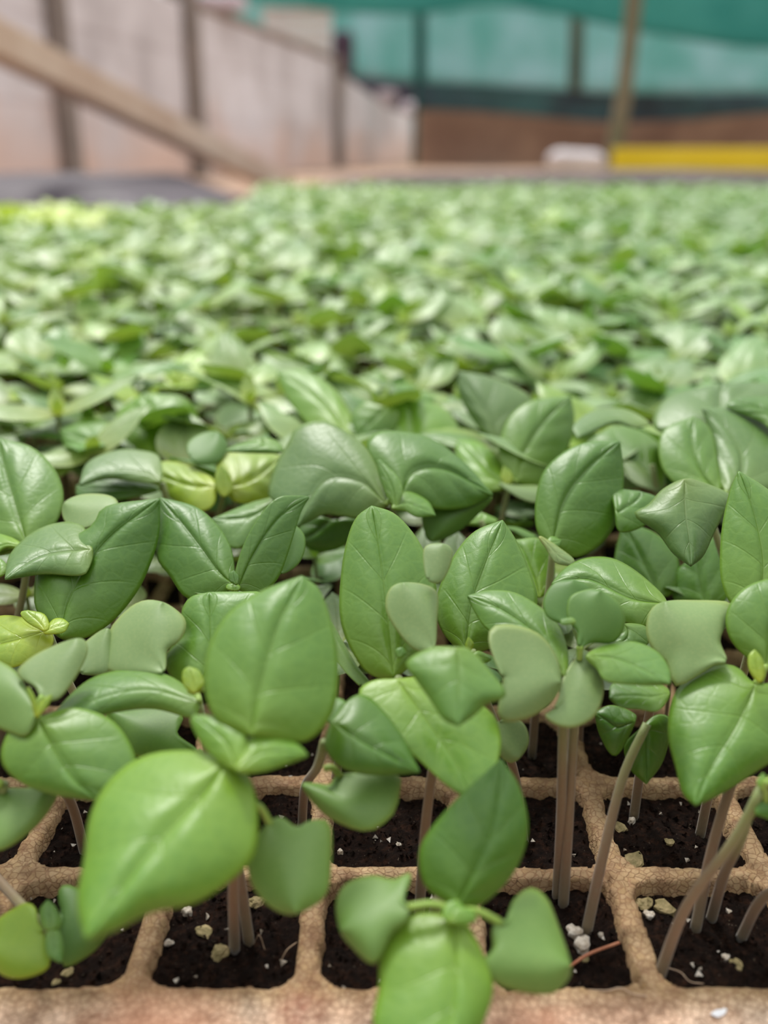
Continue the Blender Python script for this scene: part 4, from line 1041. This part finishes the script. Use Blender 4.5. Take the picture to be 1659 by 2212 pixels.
curtain('shade_net', [tl(430, -20, 17.6), tl(700, 22, 17.5), tl(900, 30, 17.5), tl(1060, 14, 17.5), tl(1200, 30, 17.5), tl(1400, 72, 17.5), tl(1700, 108, 17.5), tl(2200, 110, 17.5)],
        [tl(430, -150, 17.6), tl(700, -150, 17.5), tl(900, -150, 17.5), tl(1060, -150, 17.5), tl(1200, -150, 17.5), tl(1400, -150, 17.5), tl(1700, -150, 17.5), tl(2200, -150, 17.5)], .12,
        netmat('deep_green_net', (0.08, 0.40, 0.36), .96, (0.14, 0.50, 0.45)), 'darker teal netting swagged along the very top of the picture', seed=9)
curtain('dark_net', [tl(905, 236, 16.2), tl(1100, 246, 16.2), tl(1300, 264, 16.2), tl(1500, 258, 16.2), tl(1700, 244, 16.2), tl(2200, 240, 16.2)],
        [tl(905, 176, 16.2), tl(1100, 186, 16.2), tl(1300, 200, 16.2), tl(1500, 202, 16.2), tl(1700, 200, 16.2), tl(2200, 200, 16.2)], .1,
        netmat('slate_net', (0.09, 0.12, 0.14), .94, (0.12, 0.26, 0.27)), 'slate-dark band of netting hanging below the teal net', seed=5)
curtain('dark_net', [tl(690, 330, 24), tl(800, 330, 24), tl(980, 330, 24)], [tl(690, 130, 24), tl(800, 160, 24), tl(980, 178, 24)], .1,
        netmat('purple_slate_net', (0.10, 0.09, 0.12), .98, (0.16, 0.15, 0.19)), 'dusky purple netting behind the low end of the concrete wall', n=30, seed=6)
def upright(px_t, py_t, px_b, D, rad, mat, label, top=None):
    a = at(px_b, 330, D); a[2] = -.05; a[0] = at(px_b, 330 + 2223 * .208 / D, D)[0]
    b = at(px_t, py_t, D)
    t_ = tube_arrays(spline([np.zeros(3), (b - a) * .5 + (rad * .4, 0, 0), (b - a) * 1.35], 12), rad, 12)
    o_ = make_obj('bamboo_pole', t_, mat); o_.location = a; return tag(o_, label, 'pole')
bam = flat('old_bamboo', (0.16, 0.17, 0.10), (0.26, 0.22, 0.15), 3)
upright(1366, 0, 1320, 13.5, .105, bam, 'tall slightly leaning bamboo pole in front of the teal netting at the right')
upright(1243, 60, 1228, 18.6, .13, netmat('grey_pole', (0.22, 0.25, 0.20), 1.0), 'shorter dim pole left of the leaning bamboo pole, below the netting')
upright(905, 0, 900, 18.3, .10, netmat('teal_pole', (0.06, 0.19, 0.17), 1.0), 'faint dark green pole standing in the netting above the centre')
# pale building beyond the wall
def ribbed(x0, x1, y0, y1, z0, z1, k, d):
    L = [box_arrays((x0, y0, z0), (x1, y1, z1))[:2] + [None]]
    for i in range(k):
        zz = z0 + (z1 - z0) * (i + .5) / k
        L.append(box_arrays((x0 - .02, y0 - d, zz - .03), (x1 + .02, y0 + .01, zz + .03))[:2] + [None])
    return cat_(L)
bl = at(572, 120, 19.0); br = at(712, 120, 19.0); bt = at(640, 24, 19.0)
shed = thing('white_shed', (0, 0, 0), 'pinkish-white shed showing over the top of the concrete wall', 'shed')
o_ = make_obj('shed_wall', ribbed(bl[0], br[0], 19.0, 20.0, -.05, bt[2], 14, .03), flat('white_cladding', (0.90, 0.82, 0.84), (0.95, 0.90, 0.90), 1), shed, smooth=False)
o_ = make_obj('shed_roof', box_arrays((bl[0] - .04, 18.92, bt[2]), (br[0] + .04, 20.05, bt[2] + .05))[:2] + [None], flat('shed_roof_paint', (0.62, 0.56, 0.56), (0.7, 0.62, 0.6), 2), shed, smooth=False); bevel(o_, .02)
# earth and stones piled where the wall meets the netting
def mound(name, px, py, D, s, mat, label, cat, seed):
    a = at(px, py, D); v = []; r_ = random.Random(seed)
    for i in range(10):
        for j in range(16):
            th = math.pi * i / 9; ph = 2 * math.pi * j / 16; d = 1 + .18 * math.sin(3 * ph + seed) * math.sin(th) + .12 * math.cos(4 * th + seed)
            v.append((s[0] * d * math.sin(th) * math.cos(ph), s[1] * d * math.sin(th) * math.sin(ph), s[2] * d * math.cos(th)))
    f = [(i * 16 + j, i * 16 + (j + 1) % 16, (i + 1) * 16 + (j + 1) % 16, (i + 1) * 16 + j)[::-1] for i in range(9) for j in range(16)]
    o_ = make_obj(name, [np.array(v), f, None], mat); o_.location = a; return tag(o_, label, cat)
pk = flat('washed_cloth', (0.60, 0.47, 0.52), (0.72, 0.60, 0.64), 5)
def on_wall(o_, sdist, z): q = wall_pt(sdist, -.03); o_.location = (q[0], q[1], z)
on_wall(mound('bundle', 862, 206, 18.2, (.20, .15, .15), pk, 'pinkish-white bundle on the low wall where the netting begins', 'bundle', 2), 10.4, 1.0 + .17)
on_wall(mound('bundle', 930, 244, 19.6, (.18, .15, .13), pk, 'small pale pink bundle on the far end of the low wall', 'bundle', 5), 13.6, .95 + .15)
on_wall(mound('bundle', 748, 112, 17.0, (.17, .12, .34), flat('dark_cloth', (0.05, 0.035, 0.06), (0.13, 0.09, 0.12), 8), 'dark purplish bundle on the wall beside the wide post', 'bundle', 3), 6.75, 1.28 + .32)
on_wall(mound('bundle', 500, 22, 13.6, (.30, .10, .08), pk, 'whitish bundle lying on the wall top left of the white shed', 'bundle', 4), 1.1, -.05 + WH + .06 + .07)
